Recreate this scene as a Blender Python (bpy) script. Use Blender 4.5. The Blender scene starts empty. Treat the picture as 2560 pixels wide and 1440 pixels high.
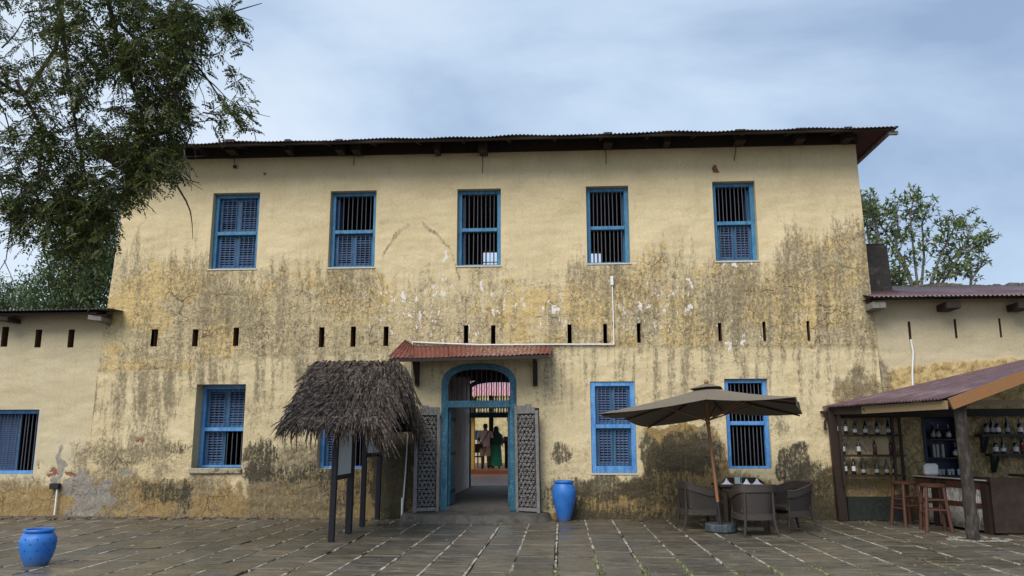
import bpy, math, random
import numpy as np
from mathutils import Vector, Matrix, Quaternion

random.seed(7)
NR = np.random.RandomState(11)
S = bpy.context.scene
COL = S.collection

# ------------------------------------------------------------------ camera
CF, CP, CY, CR = 2019.34, 0.185381, -0.0597619, -0.0019146      # focal (px of 2560), pitch, yaw, roll
CAMP = Vector((0.0, -16.0, 1.5))
def _axes():
    cp, sp, cy, sy = math.cos(CP), math.sin(CP), math.cos(CY), math.sin(CY)
    f = Vector((sy*cp, cy*cp, sp)); r = Vector((cy, -sy, 0)); u = r.cross(f)
    cr, sr = math.cos(CR), math.sin(CR)
    return cr*r + sr*u, -sr*r + cr*u, f
AR, AU, AF = _axes()
cam = bpy.data.objects.new('camera', bpy.data.cameras.new('camera'))
COL.objects.link(cam); S.camera = cam
cam.data.sensor_width = 36.0; cam.data.lens = 36.0*CF/2560.0
cam.data.clip_start = 0.05; cam.data.clip_end = 3000
cam.matrix_world = Matrix(((AR.x, AU.x, -AF.x, CAMP.x), (AR.y, AU.y, -AF.y, CAMP.y), (AR.z, AU.z, -AF.z, CAMP.z), (0, 0, 0, 1)))

def ray(u, v): return AR*((u-1280)/CF) + AU*(-(v-720)/CF) + AF
def px(u, v, Y=0.0):
    d = ray(u, v); return CAMP + d*((Y-CAMP.y)/d.y)
def gp(u, v, z=0.0):
    d = ray(u, v); return CAMP + d*((z-CAMP.z)/d.z)

# ------------------------------------------------------------------ world, sun, exposure
W = bpy.data.worlds.new("World"); S.world = W; W.use_nodes = True
wn, wl = W.node_tree.nodes, W.node_tree.links; wn.clear()
SUN_EL, SUN_AZ = math.radians(46), math.radians(205)       # azimuth from +Y clockwise: behind the camera, slightly left
SKYK = 1.0
out = wn.new('ShaderNodeOutputWorld'); bg = wn.new('ShaderNodeBackground'); bg.inputs[1].default_value = 0.10
sky = wn.new('ShaderNodeTexSky'); sky.sky_type = 'NISHITA'; sky.sun_disc = False
sky.sun_elevation = SUN_EL; sky.sun_rotation = SUN_AZ; sky.air_density = 1.0; sky.dust_density = 2.0
tc = wn.new('ShaderNodeTexCoord'); mp = wn.new('ShaderNodeMapping'); mp.inputs['Scale'].default_value = (1.0, 1.0, 2.6)
nz = wn.new('ShaderNodeTexNoise'); nz.inputs['Scale'].default_value = 1.5; nz.inputs['Detail'].default_value = 7; nz.inputs['Roughness'].default_value = .52; nz.inputs['Distortion'].default_value = .5
wl.new(tc.outputs['Generated'], mp.inputs[0]); wl.new(mp.outputs[0], nz.inputs['Vector'])
sep = wn.new('ShaderNodeSeparateXYZ'); wl.new(tc.outputs['Generated'], sep.inputs[0])
def wmath(op, a, b=None, c=None):
    n = wn.new('ShaderNodeMath'); n.operation = op
    for i, x in enumerate((a, b, c)):
        if x is None: continue
        if isinstance(x, (int, float)): n.inputs[i].default_value = x
        else: wl.new(x, n.inputs[i])
    return n.outputs[0]
# cloud brightness: pale near the horizon, greyer overhead and to the right, with soft cloud noise
t1 = wmath('MULTIPLY_ADD', sep.outputs[2], .85, -.02)
t2 = wmath('MULTIPLY_ADD', sep.outputs[0], 0.55, t1)
t3 = wmath('MULTIPLY_ADD', nz.outputs[0], 2.7, -1.40)
t4 = wmath('ADD', t2, t3)
cr_ = wn.new('ShaderNodeValToRGB'); e = cr_.color_ramp.elements
e[0].position = 0.0; e[0].color = (3.5, 4.0, 4.6, 1)
e[1].position = 0.95; e[1].color = (1.5, 2.05, 3.0, 1)
m = e.new(0.40); m.color = (2.65, 3.3, 4.15, 1)
wl.new(t4, cr_.inputs[0])
mx = wn.new('ShaderNodeMixRGB'); mx.inputs[0].default_value = 0.90
wl.new(sky.outputs[0], mx.inputs[1]); wl.new(cr_.outputs[0], mx.inputs[2])
wl.new(mx.outputs[0], bg.inputs[0]); wl.new(bg.outputs[0], out.inputs[0])

sun = bpy.data.objects.new('sun', bpy.data.lights.new('sun', 'SUN')); COL.objects.link(sun)
sun.data.energy = 1.5; sun.data.angle = math.radians(38); sun.data.color = (1.0, 0.95, 0.87)
sd = Vector((math.sin(SUN_AZ)*math.cos(SUN_EL), math.cos(SUN_AZ)*math.cos(SUN_EL), math.sin(SUN_EL)))
sun.rotation_euler = (-sd).to_track_quat('-Z', 'Y').to_euler()
S.view_settings.view_transform = 'Standard'; S.view_settings.look = 'None'
S.view_settings.exposure = 1.12; S.view_settings.gamma = 1.0
try:
    S.view_settings.use_curve_mapping = False
except Exception: pass
S.render.engine = 'CYCLES'
S.cycles.use_denoising = True; S.cycles.max_bounces = 8; S.cycles.diffuse_bounces = 4

# ------------------------------------------------------------------ materials
MATS = {}
def lin(*c): return tuple(((x/255)/12.92 if x/255 <= .04045 else (((x/255)+.055)/1.055)**2.4) for x in c)
class G:
    """small node-graph helper"""
    def __init__(s, name):
        s.m = bpy.data.materials.new(name); s.m.use_nodes = True
        s.n, s.l = s.m.node_tree.nodes, s.m.node_tree.links
        s.b = s.n['Principled BSDF']; s.tc = s.n.new('ShaderNodeTexCoord'); s.co = s.tc.outputs['Object']
    def inp(s, sock, v):
        if hasattr(v, 'is_output') or isinstance(v, bpy.types.NodeSocket): s.l.new(v, sock)
        elif v is not None:
            if isinstance(v, tuple) and len(v) == 3 and sock.type == 'RGBA': v = (*v, 1)
            sock.default_value = v
    def math(s, op, a, b=None, c=None, clamp=False):
        n = s.n.new('ShaderNodeMath'); n.operation = op; n.use_clamp = clamp
        for i, x in enumerate((a, b, c)):
            if x is not None: s.inp(n.inputs[i], x)
        return n.outputs[0]
    def noise(s, scale, detail=4, rough=.55, dist=0., vec=None, sc=None):
        n = s.n.new('ShaderNodeTexNoise'); n.inputs['Scale'].default_value = scale; n.inputs['Detail'].default_value = detail
        n.inputs['Roughness'].default_value = rough; n.inputs['Distortion'].default_value = dist
        v = vec or s.co
        if sc:
            mm = s.n.new('ShaderNodeMapping'); mm.inputs['Scale'].default_value = sc; s.l.new(v, mm.inputs[0]); v = mm.outputs[0]
        s.l.new(v, n.inputs['Vector']); return n.outputs[0]
    def vor(s, scale, feature='F1', vec=None, rnd=1.0, out='Distance'):
        n = s.n.new('ShaderNodeTexVoronoi'); n.feature = feature; n.inputs['Scale'].default_value = scale
        n.inputs['Randomness'].default_value = rnd; s.l.new(vec or s.co, n.inputs['Vector']); return n.outputs[out]
    def mix(s, f, a, b, mode='MIX'):
        n = s.n.new('ShaderNodeMixRGB'); n.blend_type = mode
        s.inp(n.inputs[0], f); s.inp(n.inputs[1], a); s.inp(n.inputs[2], b); return n.outputs[0]
    def rng(s, v, a, b, c=0., d=1.):
        n = s.n.new('ShaderNodeMapRange'); n.inputs[1].default_value = a; n.inputs[2].default_value = b
        n.inputs[3].default_value = c; n.inputs[4].default_value = d; s.l.new(v, n.inputs[0]); return n.outputs[0]
    def attr(s, name):
        n = s.n.new('ShaderNodeAttribute'); n.attribute_name = name
        sp = s.n.new('ShaderNodeSeparateColor'); s.l.new(n.outputs['Color'], sp.inputs[0])
        return sp.outputs[0], sp.outputs[1], sp.outputs[2], n.outputs['Alpha']
    def bump(s, h, strength=.4, dist=.01):
        n = s.n.new('ShaderNodeBump'); n.inputs['Strength'].default_value = strength; n.inputs['Distance'].default_value = dist
        s.l.new(h, n.inputs['Height']); s.l.new(n.outputs[0], s.b.inputs['Normal'])
    def objrand(s): return s.n.new('ShaderNodeObjectInfo').outputs['Random']
    def island(s): return s.n.new('ShaderNodeNewGeometry').outputs['Random Per Island']
    def worldpos(s): return s.n.new('ShaderNodeNewGeometry').outputs['Position']
    def set(s, color=None, rough=None, spec=None, metal=None):
        s.inp(s.b.inputs['Base Color'], color); s.inp(s.b.inputs['Roughness'], rough)
        if spec is not None: s.b.inputs['Specular IOR Level'].default_value = spec
        if metal is not None: s.b.inputs['Metallic'].default_value = metal
        return s.m

def mat(name, col, rough=.75, var=.25, scale=6., bump=.25, bs=40., spec=.3, metal=0., sc=None, col2=None, f2=(.5, .65), rnd=0., isl=0.):
    """generic weathered material: two colours by noise, light/dark variation, fine bump"""
    if name in MATS: return MATS[name]
    g = G(name); n1 = g.noise(scale, 6, .62, .3, sc=sc); c = col
    if col2: c = g.mix(g.rng(n1, f2[0], f2[1]), col, col2)
    n2 = g.noise(scale*3.3, 5, .6, sc=sc); v = g.rng(n2, .25, .75, 1-var, 1+var)
    if rnd: v = g.math('MULTIPLY', v, g.rng(g.objrand(), 0, 1, 1-rnd, 1+rnd))
    if isl: v = g.math('MULTIPLY', v, g.rng(g.island(), 0, 1, 1-isl, 1+isl))
    c = g.mix(1., c, v, 'MULTIPLY')
    g.set(c, g.rng(n2, .3, .7, max(.05, rough-.12), min(1, rough+.12)), spec, metal)
    g.bump(g.noise(bs, 4, .6, sc=sc), bump, .006)
    MATS[name] = g.m; return g.m

def plaster_mat(name, base1, base2):
    g = G(name); co = g.co
    we, oc, gr, mo = g.attr('mask_a'); wh, ce, br, da = g.attr('mask_b')
    n1 = g.noise(5.5, 8, .68, .4); n2 = g.noise(2.4, 7, .66, .6, sc=(4.2, 1, .75)); n3 = g.noise(26, 6, .7, .3)
    n4 = g.noise(1.1, 5, .6, .3); n5 = g.noise(11, 7, .7, .8, sc=(1.6, 1, .8))
    def crisp(mask, noise, amp=1.1, k=5.):
        gate = g.math('MULTIPLY', mask, 3.2, clamp=True)
        a = g.math('MULTIPLY', g.math('MULTIPLY_ADD', noise, amp, -.5*amp), gate)
        return g.math('MULTIPLY', g.math('MULTIPLY_ADD', g.math('ADD', g.math('SUBTRACT', mask, .5), a), k, .5, clamp=True), g.math('MULTIPLY', mask, 12., clamp=True))
    c = g.mix(g.rng(n4, .38, .62), base1, base2)
    n6 = g.noise(7.5, 8, .74, .5, sc=(2.2, 1, .75)); n7 = g.noise(15, 7, .75, .6, sc=(1.3, 1, .9)); n8 = g.noise(4.0, 9, .72, .4, sc=(5, 1, .55))
    c = g.mix(g.math('MULTIPLY', g.rng(n2, .54, .74), .30), c, (.36, .32, .24))
    c = g.mix(g.math('MULTIPLY', crisp(we, n5, 3.0, 2.4), .80), c, g.mix(g.rng(n3, .42, .58), (.46, .365, .20), (.60, .49, .29)))
    c = g.mix(g.math('MULTIPLY', crisp(oc, n1, 3.4, 2.8), .85), c, g.mix(g.rng(n7, .38, .62), (.68, .505, .22), (.50, .35, .15)))
    c = g.mix(g.math('MULTIPLY', crisp(da, n1, 2.6, 2.2), .90), c, g.mix(g.rng(n6, .38, .62), (.345, .225, .085), (.205, .138, .058)))
    c = g.mix(g.math('MULTIPLY', crisp(gr, n8, 3.4, 1.8), .42), c, g.mix(g.rng(n5, .4, .6), (.27, .235, .165), (.36, .325, .25)))
    c = g.mix(g.math('MULTIPLY', crisp(gr, n6, 3.8, 2.6), .55), c, (.24, .195, .12))
    c = g.mix(g.math('MULTIPLY', crisp(g.math('MULTIPLY', gr, .92), n7, 5.0, 3.0), .50), c, (.12, .09, .05))
    c = g.mix(g.math('MULTIPLY', crisp(ce, n1, 1.0, 6), .95), c, g.mix(g.rng(n5, .4, .62), (.22, .195, .165), (.31, .285, .25)))
    c = g.mix(crisp(br, n5, 1.6, 7), c, g.mix(g.rng(n3, .4, .6), (.27, .115, .065), (.17, .08, .05)))
    c = g.mix(g.math('MULTIPLY', crisp(mo, n8, 4.2, 2.8), .70), c, g.mix(g.rng(n3, .35, .7), (.042, .038, .026), (.105, .095, .064)))
    c = g.mix(g.math('MULTIPLY', crisp(mo, n7, 4.6, 3.0), .72), c, (.040, .034, .020))
    c = g.mix(crisp(wh, g.noise(20, 5, .7, .4, sc=(1.5, 1, .7)), 2.4, 9), c, (.76, .71, .66))
    # pits, spalls and cracks
    pv = g.n.new('ShaderNodeVectorMath'); pv.operation = 'ADD'
    sc_ = g.n.new('ShaderNodeVectorMath'); sc_.operation = 'SCALE'; sc_.inputs['Scale'].default_value = .22
    nn = g.n.new('ShaderNodeTexNoise'); nn.inputs['Scale'].default_value = 5; nn.inputs['Detail'].default_value = 4; g.l.new(co, nn.inputs['Vector'])
    g.l.new(nn.outputs['Color'], sc_.inputs[0]); g.l.new(co, pv.inputs[0]); g.l.new(sc_.outputs[0], pv.inputs[1]); w = pv.outputs[0]
    rough_m = g.math('ADD', g.math('ADD', we, da, clamp=True), g.math('MULTIPLY', gr, .4), clamp=True)
    pit = g.math('MULTIPLY', g.rng(g.vor(10.0, vec=w), .20, .06), g.rng(n1, .44, .60)); pit = g.math('MAXIMUM', pit, 0.)
    pit2 = g.math('MAXIMUM', g.math('MULTIPLY', g.rng(g.vor(17.0, vec=w), .22, .08), g.rng(n5, .50, .62)), 0.)
    pit = g.math('MULTIPLY', g.math('MAXIMUM', pit, pit2, clamp=True), g.math('MULTIPLY_ADD', rough_m, .96, .04), clamp=True)
    crk = g.math('MULTIPLY', g.rng(g.vor(1.5, 'DISTANCE_TO_EDGE', w), .012, .003), g.rng(g.noise(1.7, 2), .50, .60), clamp=True)
    crk2 = g.math('MULTIPLY', g.rng(g.vor(3.6, 'DISTANCE_TO_EDGE', w), .022, .006), g.rng(n1, .52, .60), clamp=True)
    crk = g.math('MAXIMUM', g.math('MULTIPLY', crk, g.math('MULTIPLY_ADD', rough_m, .85, .15)), g.math('MULTIPLY', crk2, rough_m), clamp=True)
    c = g.mix(g.math('MULTIPLY', pit, .72), c, (.13, .09, .045))  # pits' shade put into the colour, since bump shading is weak in soft light
    c = g.mix(g.math('MULTIPLY', crk, .70), c, (.10, .07, .04))
    c = g.mix(1., c, g.rng(n3, .25, .75, .86, 1.14), 'MULTIPLY')
    g.set(c, g.rng(mo, 0, 1, .85, .6), .25)
    h = g.math('SUBTRACT', g.math('MULTIPLY_ADD', n3, g.math('MULTIPLY_ADD', rough_m, .9, .22), g.math('MULTIPLY', n1, g.math('MULTIPLY_ADD', rough_m, 1.6, .5))), g.math('MAXIMUM', pit, crk))
    g.bump(h, .75, .022)
    return g.m
PL = plaster_mat('plaster_main', (.66, .545, .335), (.585, .475, .28))
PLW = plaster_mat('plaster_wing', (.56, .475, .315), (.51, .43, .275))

def paint_mat(name, c1, c2, chips=(.30, .36, .40)):
    g = G(name); n = g.noise(9, 6, .7, .2, sc=(1, 1, .35)); n2 = g.noise(30, 5, .7)
    c = g.mix(g.rng(n, .40, .64), c1, c2)
    c = g.mix(g.math('MULTIPLY', g.rng(n2, .56, .65), .55, clamp=True), c, chips)
    c = g.mix(g.rng(g.noise(4, 4, .6, sc=(2, 2, .6)), .58, .8), c, tuple(x*.35 for x in c1))
    g.set(c, .45, .35); g.bump(n2, .25, .004); MATS[name] = g.m; return g.m
BLUE_UP = paint_mat('paint_blue_upper', (.035, .155, .31), (.075, .245, .41))
BLUE_LO = paint_mat('paint_blue_bright', (.06, .21, .52), (.13, .33, .62))
BLUE_TEAL = paint_mat('paint_teal_door', (.018, .088, .145), (.042, .165, .24))
BLUE_DK = paint_mat('paint_blue_shutter', (.025, .115, .25), (.045, .17, .33))
SLAT = mat('slat_grey_blue', (.095, .165, .32), .75, .3, 9, spec=.15)
IRON = mat('iron_bar', (.085, .09, .115), .55, .3, 20, spec=.4)
BLACK_IRON = mat('black_iron', (.02, .02, .022), .5, .3, 20)
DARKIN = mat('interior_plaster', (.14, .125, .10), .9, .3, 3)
SLOTM = mat('slot_earth', (.17, .10, .055), .95, .35, 12)
ROOF_DK = mat('roof_dark_underside', (.07, .028, .025), .8, .4, 5)
ROOF_TOP = mat('roof_zinc_top', (.06, .05, .05), .45, .3, 3, spec=.5)
TIMBER_DK = mat('timber_dark', (.035, .026, .02), .8, .35, 8, sc=(1, 1, .2))
TIMBER_GREY = mat('timber_grey', (.21, .195, .175), .85, .35, 9, sc=(1, 1, .3), bump=.5)
WHITE_PVC = mat('white_pvc', (.74, .76, .76), .4, .08, 5)
def rust_roof():
    g = G('red_painted_iron'); n = g.noise(7, 7, .7, .4); n2 = g.noise(22, 5, .7)
    pos = g.n.new('ShaderNodeSeparateXYZ'); g.l.new(g.worldpos(), pos.inputs[0])
    fade = g.math('MULTIPLY', g.rng(pos.outputs[0], -2.0, -1.2), g.rng(pos.outputs[0], -.35, -.6), clamp=True)
    c = g.mix(g.rng(n, .42, .62), (.125, .026, .018), (.19, .05, .035))
    c = g.mix(g.math('MULTIPLY', g.rng(n2, .46, .60), g.math('MULTIPLY_ADD', fade, .75, .18), clamp=True), c, (.42, .33, .25))
    c = g.mix(g.math('MULTIPLY', g.rng(g.noise(13, 5, .7), .60, .70), .6, clamp=True), c, (.055, .03, .025))
    g.set(c, .6, .4); g.bump(n2, .3, .004); return g.m
RED_IRON = rust_roof()
PURPLE_IRON = mat('purple_painted_iron', (.095, .052, .062), .42, .25, 4, spec=.5, col2=(.13, .085, .095), rnd=.08)
ZINC = mat('galvanised_sheet', (.42, .40, .36), .5, .35, 7, spec=.5, col2=(.22, .20, .17), f2=(.5, .6))
CEMENT = mat('cement_step', (.105, .095, .082), .75, .3, 5, col2=(.05, .045, .038), f2=(.45, .7), bump=.5)
WOOD_OR = mat('orange_pine', (.235, .125, .055), .6, .25, 5, sc=(4, .6, 4), col2=(.27, .12, .045), f2=(.4, .62))
WOOD_PALE = mat('pale_pine', (.27, .20, .11), .7, .25, 5, sc=(4, .6, 4))
WOOD_RED = mat('red_brown_wood', (.085, .033, .019), .5, .3, 8, sc=(3, 3, .6), spec=.5)
WOOD_BR = mat('dark_brown_wood', (.030, .018, .013), .6, .3, 8, sc=(3, 3, .6))
POLE_WOOD = mat('parasol_pole_wood', (.26, .115, .045), .45, .25, 10, sc=(3, 3, .3), spec=.5)
BARK = mat('bark', (.038, .031, .026), .9, .45, 14, bump=.9, bs=25, sc=(1, 1, .3), col2=(.085, .072, .06), f2=(.45, .65))
CANVAS = mat('taupe_canvas', (.175, .148, .115), .85, .10, 3, bump=.15, bs=90)
WICKER = G('wicker'); 
def _wick(g, ca, cb):
    wv = g.n.new('ShaderNodeTexWave'); wv.bands_direction = 'Z'; wv.inputs['Scale'].default_value = 42; wv.inputs['Distortion'].default_value = 2.5
    g.l.new(g.co, wv.inputs[0]); n = g.noise(60, 3, .6)
    c = g.mix(wv.outputs[1], ca, cb); c = g.mix(1., c, g.rng(n, .3, .7, .8, 1.2), 'MULTIPLY')
    g.set(c, .45, .45); g.bump(wv.outputs[1], .6, .006); return g.m
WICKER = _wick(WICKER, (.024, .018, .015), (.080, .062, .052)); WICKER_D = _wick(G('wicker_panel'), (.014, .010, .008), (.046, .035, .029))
def glaze():
    g = G('blue_pot_paint'); n = g.noise(6, 6, .65, .4); n2 = g.noise(24, 5, .7, sc=(1, 1, .3))
    c = g.mix(g.rng(n, .35, .65), (.022, .135, .46), (.035, .185, .56))
    c = g.mix(g.math('MULTIPLY', g.rng(n2, .58, .72), .30, clamp=True), c, (.012, .07, .27))
    c = g.mix(g.math('MULTIPLY', g.rng(g.noise(55, 3, .6), .66, .72), .6, clamp=True), c, (.16, .33, .62))
    sz = g.n.new('ShaderNodeSeparateXYZ'); g.l.new(g.co, sz.inputs[0])
    c = g.mix(g.math('MULTIPLY', g.math('MULTIPLY', g.rng(sz.outputs[2], .16, .0), g.rng(n, .35, .6)), .65, clamp=True), c, (.12, .11, .10))
    c = g.mix(g.math('MULTIPLY', g.rng(g.noise(7, 6, .7, sc=(3, 3, .35)), .54, .66), .4, clamp=True), c, (.03, .10, .27))
    g.set(c, g.rng(n2, .3, .7, .3, .6), .4); g.bump(g.math('ADD', n, n2), .3, .008); return g.m
POT = glaze()
NAPKIN = mat('white_napkin', (.60, .62, .70), .9, .06, 8)
BOTTLE = mat('bottle_glass', (.006, .007, .005), .12, .1, 5, spec=.7, bump=0)
BOTTLE2 = mat('bottle_brown', (.022, .011, .006), .14, .1, 5, spec=.7, bump=0)
LAB_W = mat('label_white', (.62, .60, .57), .8, .08, 30)
LAB_R = mat('label_red', (.16, .012, .018), .7, .1, 30)
LAB_G = mat('label_grey', (.30, .29, .28), .7, .5, 60)
THATCH = mat('thatch_palm', (.150, .112, .085), .92, .4, 20, isl=.75, bump=.4, col2=(.034, .026, .022), f2=(.42, .56))
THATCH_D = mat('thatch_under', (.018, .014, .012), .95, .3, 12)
POST_BL = mat('black_post_paint', (.014, .014, .02), .5, .3, 10)
PAPER = mat('notice_paper', (.50, .54, .55), .5, .06, 8, bump=.1)
CARVE = mat('carved_door_wood', (.20, .192, .185), .85, .35, 12, sc=(1, 1, .4), bump=.7, col2=(.12, .11, .10), f2=(.5, .75))
CARVE_D = mat('carved_door_recess', (.022, .02, .018), .95, .3, 12)
MOSSY = mat('sooty_concrete', (.05, .045, .04), .9, .4, 4, col2=(.11, .10, .085), f2=(.55, .7), bump=.6)
STONE_DRK = mat('slate_drum', (.045, .06, .07), .5, .4, 9, col2=(.10, .12, .13), f2=(.5, .65), bump=.6)
TERRA = mat('terracotta_floor', (.13, .065, .045), .5, .25, 3, spec=.4, sc=(.6, 4, 1), col2=(.20, .13, .10), f2=(.5, .65))
YELLOWP = mat('ochre_column_paint', (.40, .24, .045), .8, .2, 5)
OLDWALL = mat('passage_plaster', (.68, .62, .58), .85, .2, 4, sc=(1, 1, .5), col2=(.22, .16, .13), f2=(.55, .72), bump=.5)
def leafmat(name, c1, c2, c3, tr=.25):
    g = G(name); r = g.island(); n = g.noise(1.4, 3, .6)
    c = g.mix(g.rng(n, .38, .62), c1, c2); c = g.mix(g.rng(r, .72, 1.0), c, c3)
    c = g.mix(1., c, g.rng(r, 0, 1, .65, 1.35), 'MULTIPLY')
    g.set(c, .5, .35); 
    t = g.n.new('ShaderNodeBsdfTranslucent'); ms = g.n.new('ShaderNodeMixShader'); ms.inputs[0].default_value = tr
    g.inp(t.inputs[0], c); g.l.new(g.b.outputs[0], ms.inputs[1]); g.l.new(t.outputs[0], ms.inputs[2])
    g.l.new(ms.outputs[0], g.n['Material Output'].inputs[0]); return g.m
LEAF_NEAR = leafmat('leaves_near_tree', (.042, .060, .020), (.065, .085, .022), (.13, .15, .035), .35)
LEAF_BACK = leafmat('leaves_back_tree', (.055, .095, .040), (.085, .135, .055), (.13, .18, .07), .3)
LEAF_RIGHT = leafmat('leaves_right_tree', (.10, .15, .05), (.15, .20, .07), (.22, .28, .11), .4)
SKIN = mat('dark_skin', (.045, .025, .018), .55, .1, 10); SHIRT = mat('cream_shirt', (.50, .40, .36), .9, .1, 10)
SHORTS = mat('khaki_shorts', (.28, .20, .13), .9, .1, 10); GREEN = mat('green_dress', (.015, .13, .075), .85, .15, 8)
DGREEN = mat('dark_green_scarf', (.012, .055, .038), .85, .15, 8)

# ------------------------------------------------------------------ object helpers
WL = {}
def tag(o, label=None, cat=None, group=None, kind=None):
    if label: o['label'] = label
    if cat: o['category'] = cat
    if group: o['group'] = group
    if kind: o['kind'] = kind
    return o
def empty(name, loc, label=None, cat=None, group=None, rz=0):
    o = bpy.data.objects.new(name, None); COL.objects.link(o); o.location = loc; o.rotation_euler = (0, 0, rz)
    o.empty_display_size = .2; WL[o.name] = Vector(loc); return tag(o, label, cat, group)
def linkmesh(name, me, parent=None, world=True, kind=None):
    o = bpy.data.objects.new(name, me); COL.objects.link(o)
    if parent:
        o.parent = parent
    WL[o.name] = WL.get(parent.name, Vector()) if parent else Vector()
    if kind: o['kind'] = kind
    return o
def inst(name, me, parent, loc, rot=(0, 0, 0), scale=(1, 1, 1)):
    """object sharing mesh data; loc is a world location, parent carries no rotation"""
    o = bpy.data.objects.new(name, me); COL.objects.link(o)
    base = Vector()
    if parent: o.parent = parent; base = WL.get(parent.name, Vector())
    o.location = Vector(loc) - base; o.rotation_euler = rot; o.scale = scale
    WL[o.name] = Vector(loc); return o
class MB:
    def __init__(s): s.v = []; s.f = []; s.m = []
    def add(s, vs, fs, mi=0):
        b = len(s.v); s.v += [Vector(x) for x in vs]; s.f += [tuple(b+i for i in f) for f in fs]; s.m += [mi]*len(fs)
    def hexa(s, p, mi=0): # p: 4 bottom, 4 top
        s.add(p, [(3, 2, 1, 0), (4, 5, 6, 7), (0, 1, 5, 4), (1, 2, 6, 5), (2, 3, 7, 6), (3, 0, 4, 7)], mi)
    def box(s, x0, x1, y0, y1, z0, z1, mi=0):
        s.hexa([(x0, y0, z0), (x1, y0, z0), (x1, y1, z0), (x0, y1, z0), (x0, y0, z1), (x1, y0, z1), (x1, y1, z1), (x0, y1, z1)], mi)
    def beam(s, a, b, w, h, up=(0, 0, 1), mi=0):
        a, b = Vector(a), Vector(b); d = (b-a).normalized(); u = Vector(up)
        if abs(d.dot(u)) > .98: u = Vector((0, 1, 0))
        r = d.cross(u).normalized()*(w/2); t = r.cross(d).normalized()*(h/2)
        s.hexa([a-r-t, a+r-t, b+r-t, b-r-t, a-r+t, a+r+t, b+r+t, b-r+t], mi)
    def tube(s, pts, rad, n=8, cap=True, mi=0):
        pts = [Vector(p) for p in pts]
        if not hasattr(rad, '__len__'): rad = [rad]*len(pts)
        b = len(s.v); ref = None
        for i, p in enumerate(pts):
            d = (pts[min(i+1, len(pts)-1)] - pts[max(i-1, 0)]).normalized()
            if ref is None: ref = d.orthogonal().normalized()
            ref = (ref - d*ref.dot(d)).normalized(); q = d.cross(ref)
            for k in range(n):
                a = 2*math.pi*k/n; s.v.append(p + (ref*math.cos(a) + q*math.sin(a))*rad[i])
        for i in range(len(pts)-1):
            for k in range(n):
                k2 = (k+1) % n; s.f.append((b+i*n+k, b+i*n+k2, b+(i+1)*n+k2, b+(i+1)*n+k)); s.m.append(mi)
        if cap:
            s.f.append(tuple(b+k for k in reversed(range(n)))); s.f.append(tuple(b+(len(pts)-1)*n+k for k in range(n))); s.m += [mi, mi]
    def lathe(s, prof, n=24, c=(0, 0, 0), cap=True, mi=0, wob=0.):
        b = len(s.v); c = Vector(c)
        for r, z in prof:
            for k in range(n):
                a = 2*math.pi*k/n; rr = r*(1+wob*math.sin(3*a+z*9)); s.v.append(c + Vector((rr*math.cos(a), rr*math.sin(a), z)))
        for i in range(len(prof)-1):
            for k in range(n):
                k2 = (k+1) % n; s.f.append((b+i*n+k, b+i*n+k2, b+(i+1)*n+k2, b+(i+1)*n+k)); s.m.append(mi)
        if cap:
            s.f.append(tuple(b+k for k in reversed(range(n)))); s.f.append(tuple(b+(len(prof)-1)*n+k for k in range(n))); s.m += [mi, mi]
    def mesh(s, name, mats, smooth=False):
        me = bpy.data.meshes.new(name); me.from_pydata([tuple(v) for v in s.v], [], s.f)
        for m_ in (mats if isinstance(mats, (list, tuple)) else [mats]): me.materials.append(m_)
        me.polygons.foreach_set('material_index', s.m)
        if smooth:
            me.polygons.foreach_set('use_smooth', [True]*len(s.f))
            try: me.set_sharp_from_angle(angle=math.radians(40))
            except Exception: pass
        if me.materials and me.materials[0] and me.materials[0].name.startswith('plaster_'):
            for nm in ('mask_a', 'mask_b'):
                at = me.attributes.new(nm, 'FLOAT_COLOR', 'POINT'); at.data.foreach_set('color', np.zeros(len(me.vertices)*4, np.float32))
        me.update(); return me
    def build(s, name, mats, parent=None, smooth=False, local=False, kind=None, bevel=0):
        off = Vector()
        if parent is not None and not local: off = WL.get(parent.name, Vector())
        if off.length: s.v = [v-off for v in s.v]
        o = linkmesh(name, s.mesh(name, mats, smooth), parent, kind=kind)
        if bevel:
            b = o.modifiers.new('bevel', 'BEVEL'); b.width = bevel; b.segments = 1; b.limit_method = 'ANGLE'
        return o
def top_build(mb, name, mats, origin, label, cat, group=None, smooth=False, bevel=0):
    """a one-mesh thing with its origin at its base"""
    origin = Vector(origin); mb.v = [v-origin for v in mb.v]
    o = bpy.data.objects.new(name, mb.mesh(name, mats, smooth)); COL.objects.link(o); o.location = origin; WL[o.name] = origin
    if bevel:
        b = o.modifiers.new('bevel', 'BEVEL'); b.width = bevel; b.segments = 1; b.limit_method = 'ANGLE'
    return tag(o, label, cat, group)
def copy_tree(o, parent=None):
    c = o.copy(); COL.objects.link(c)
    if parent: c.parent = parent
    for ch in [x for x in bpy.data.objects if x.parent == o]: copy_tree(ch, c)
    return c

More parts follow.
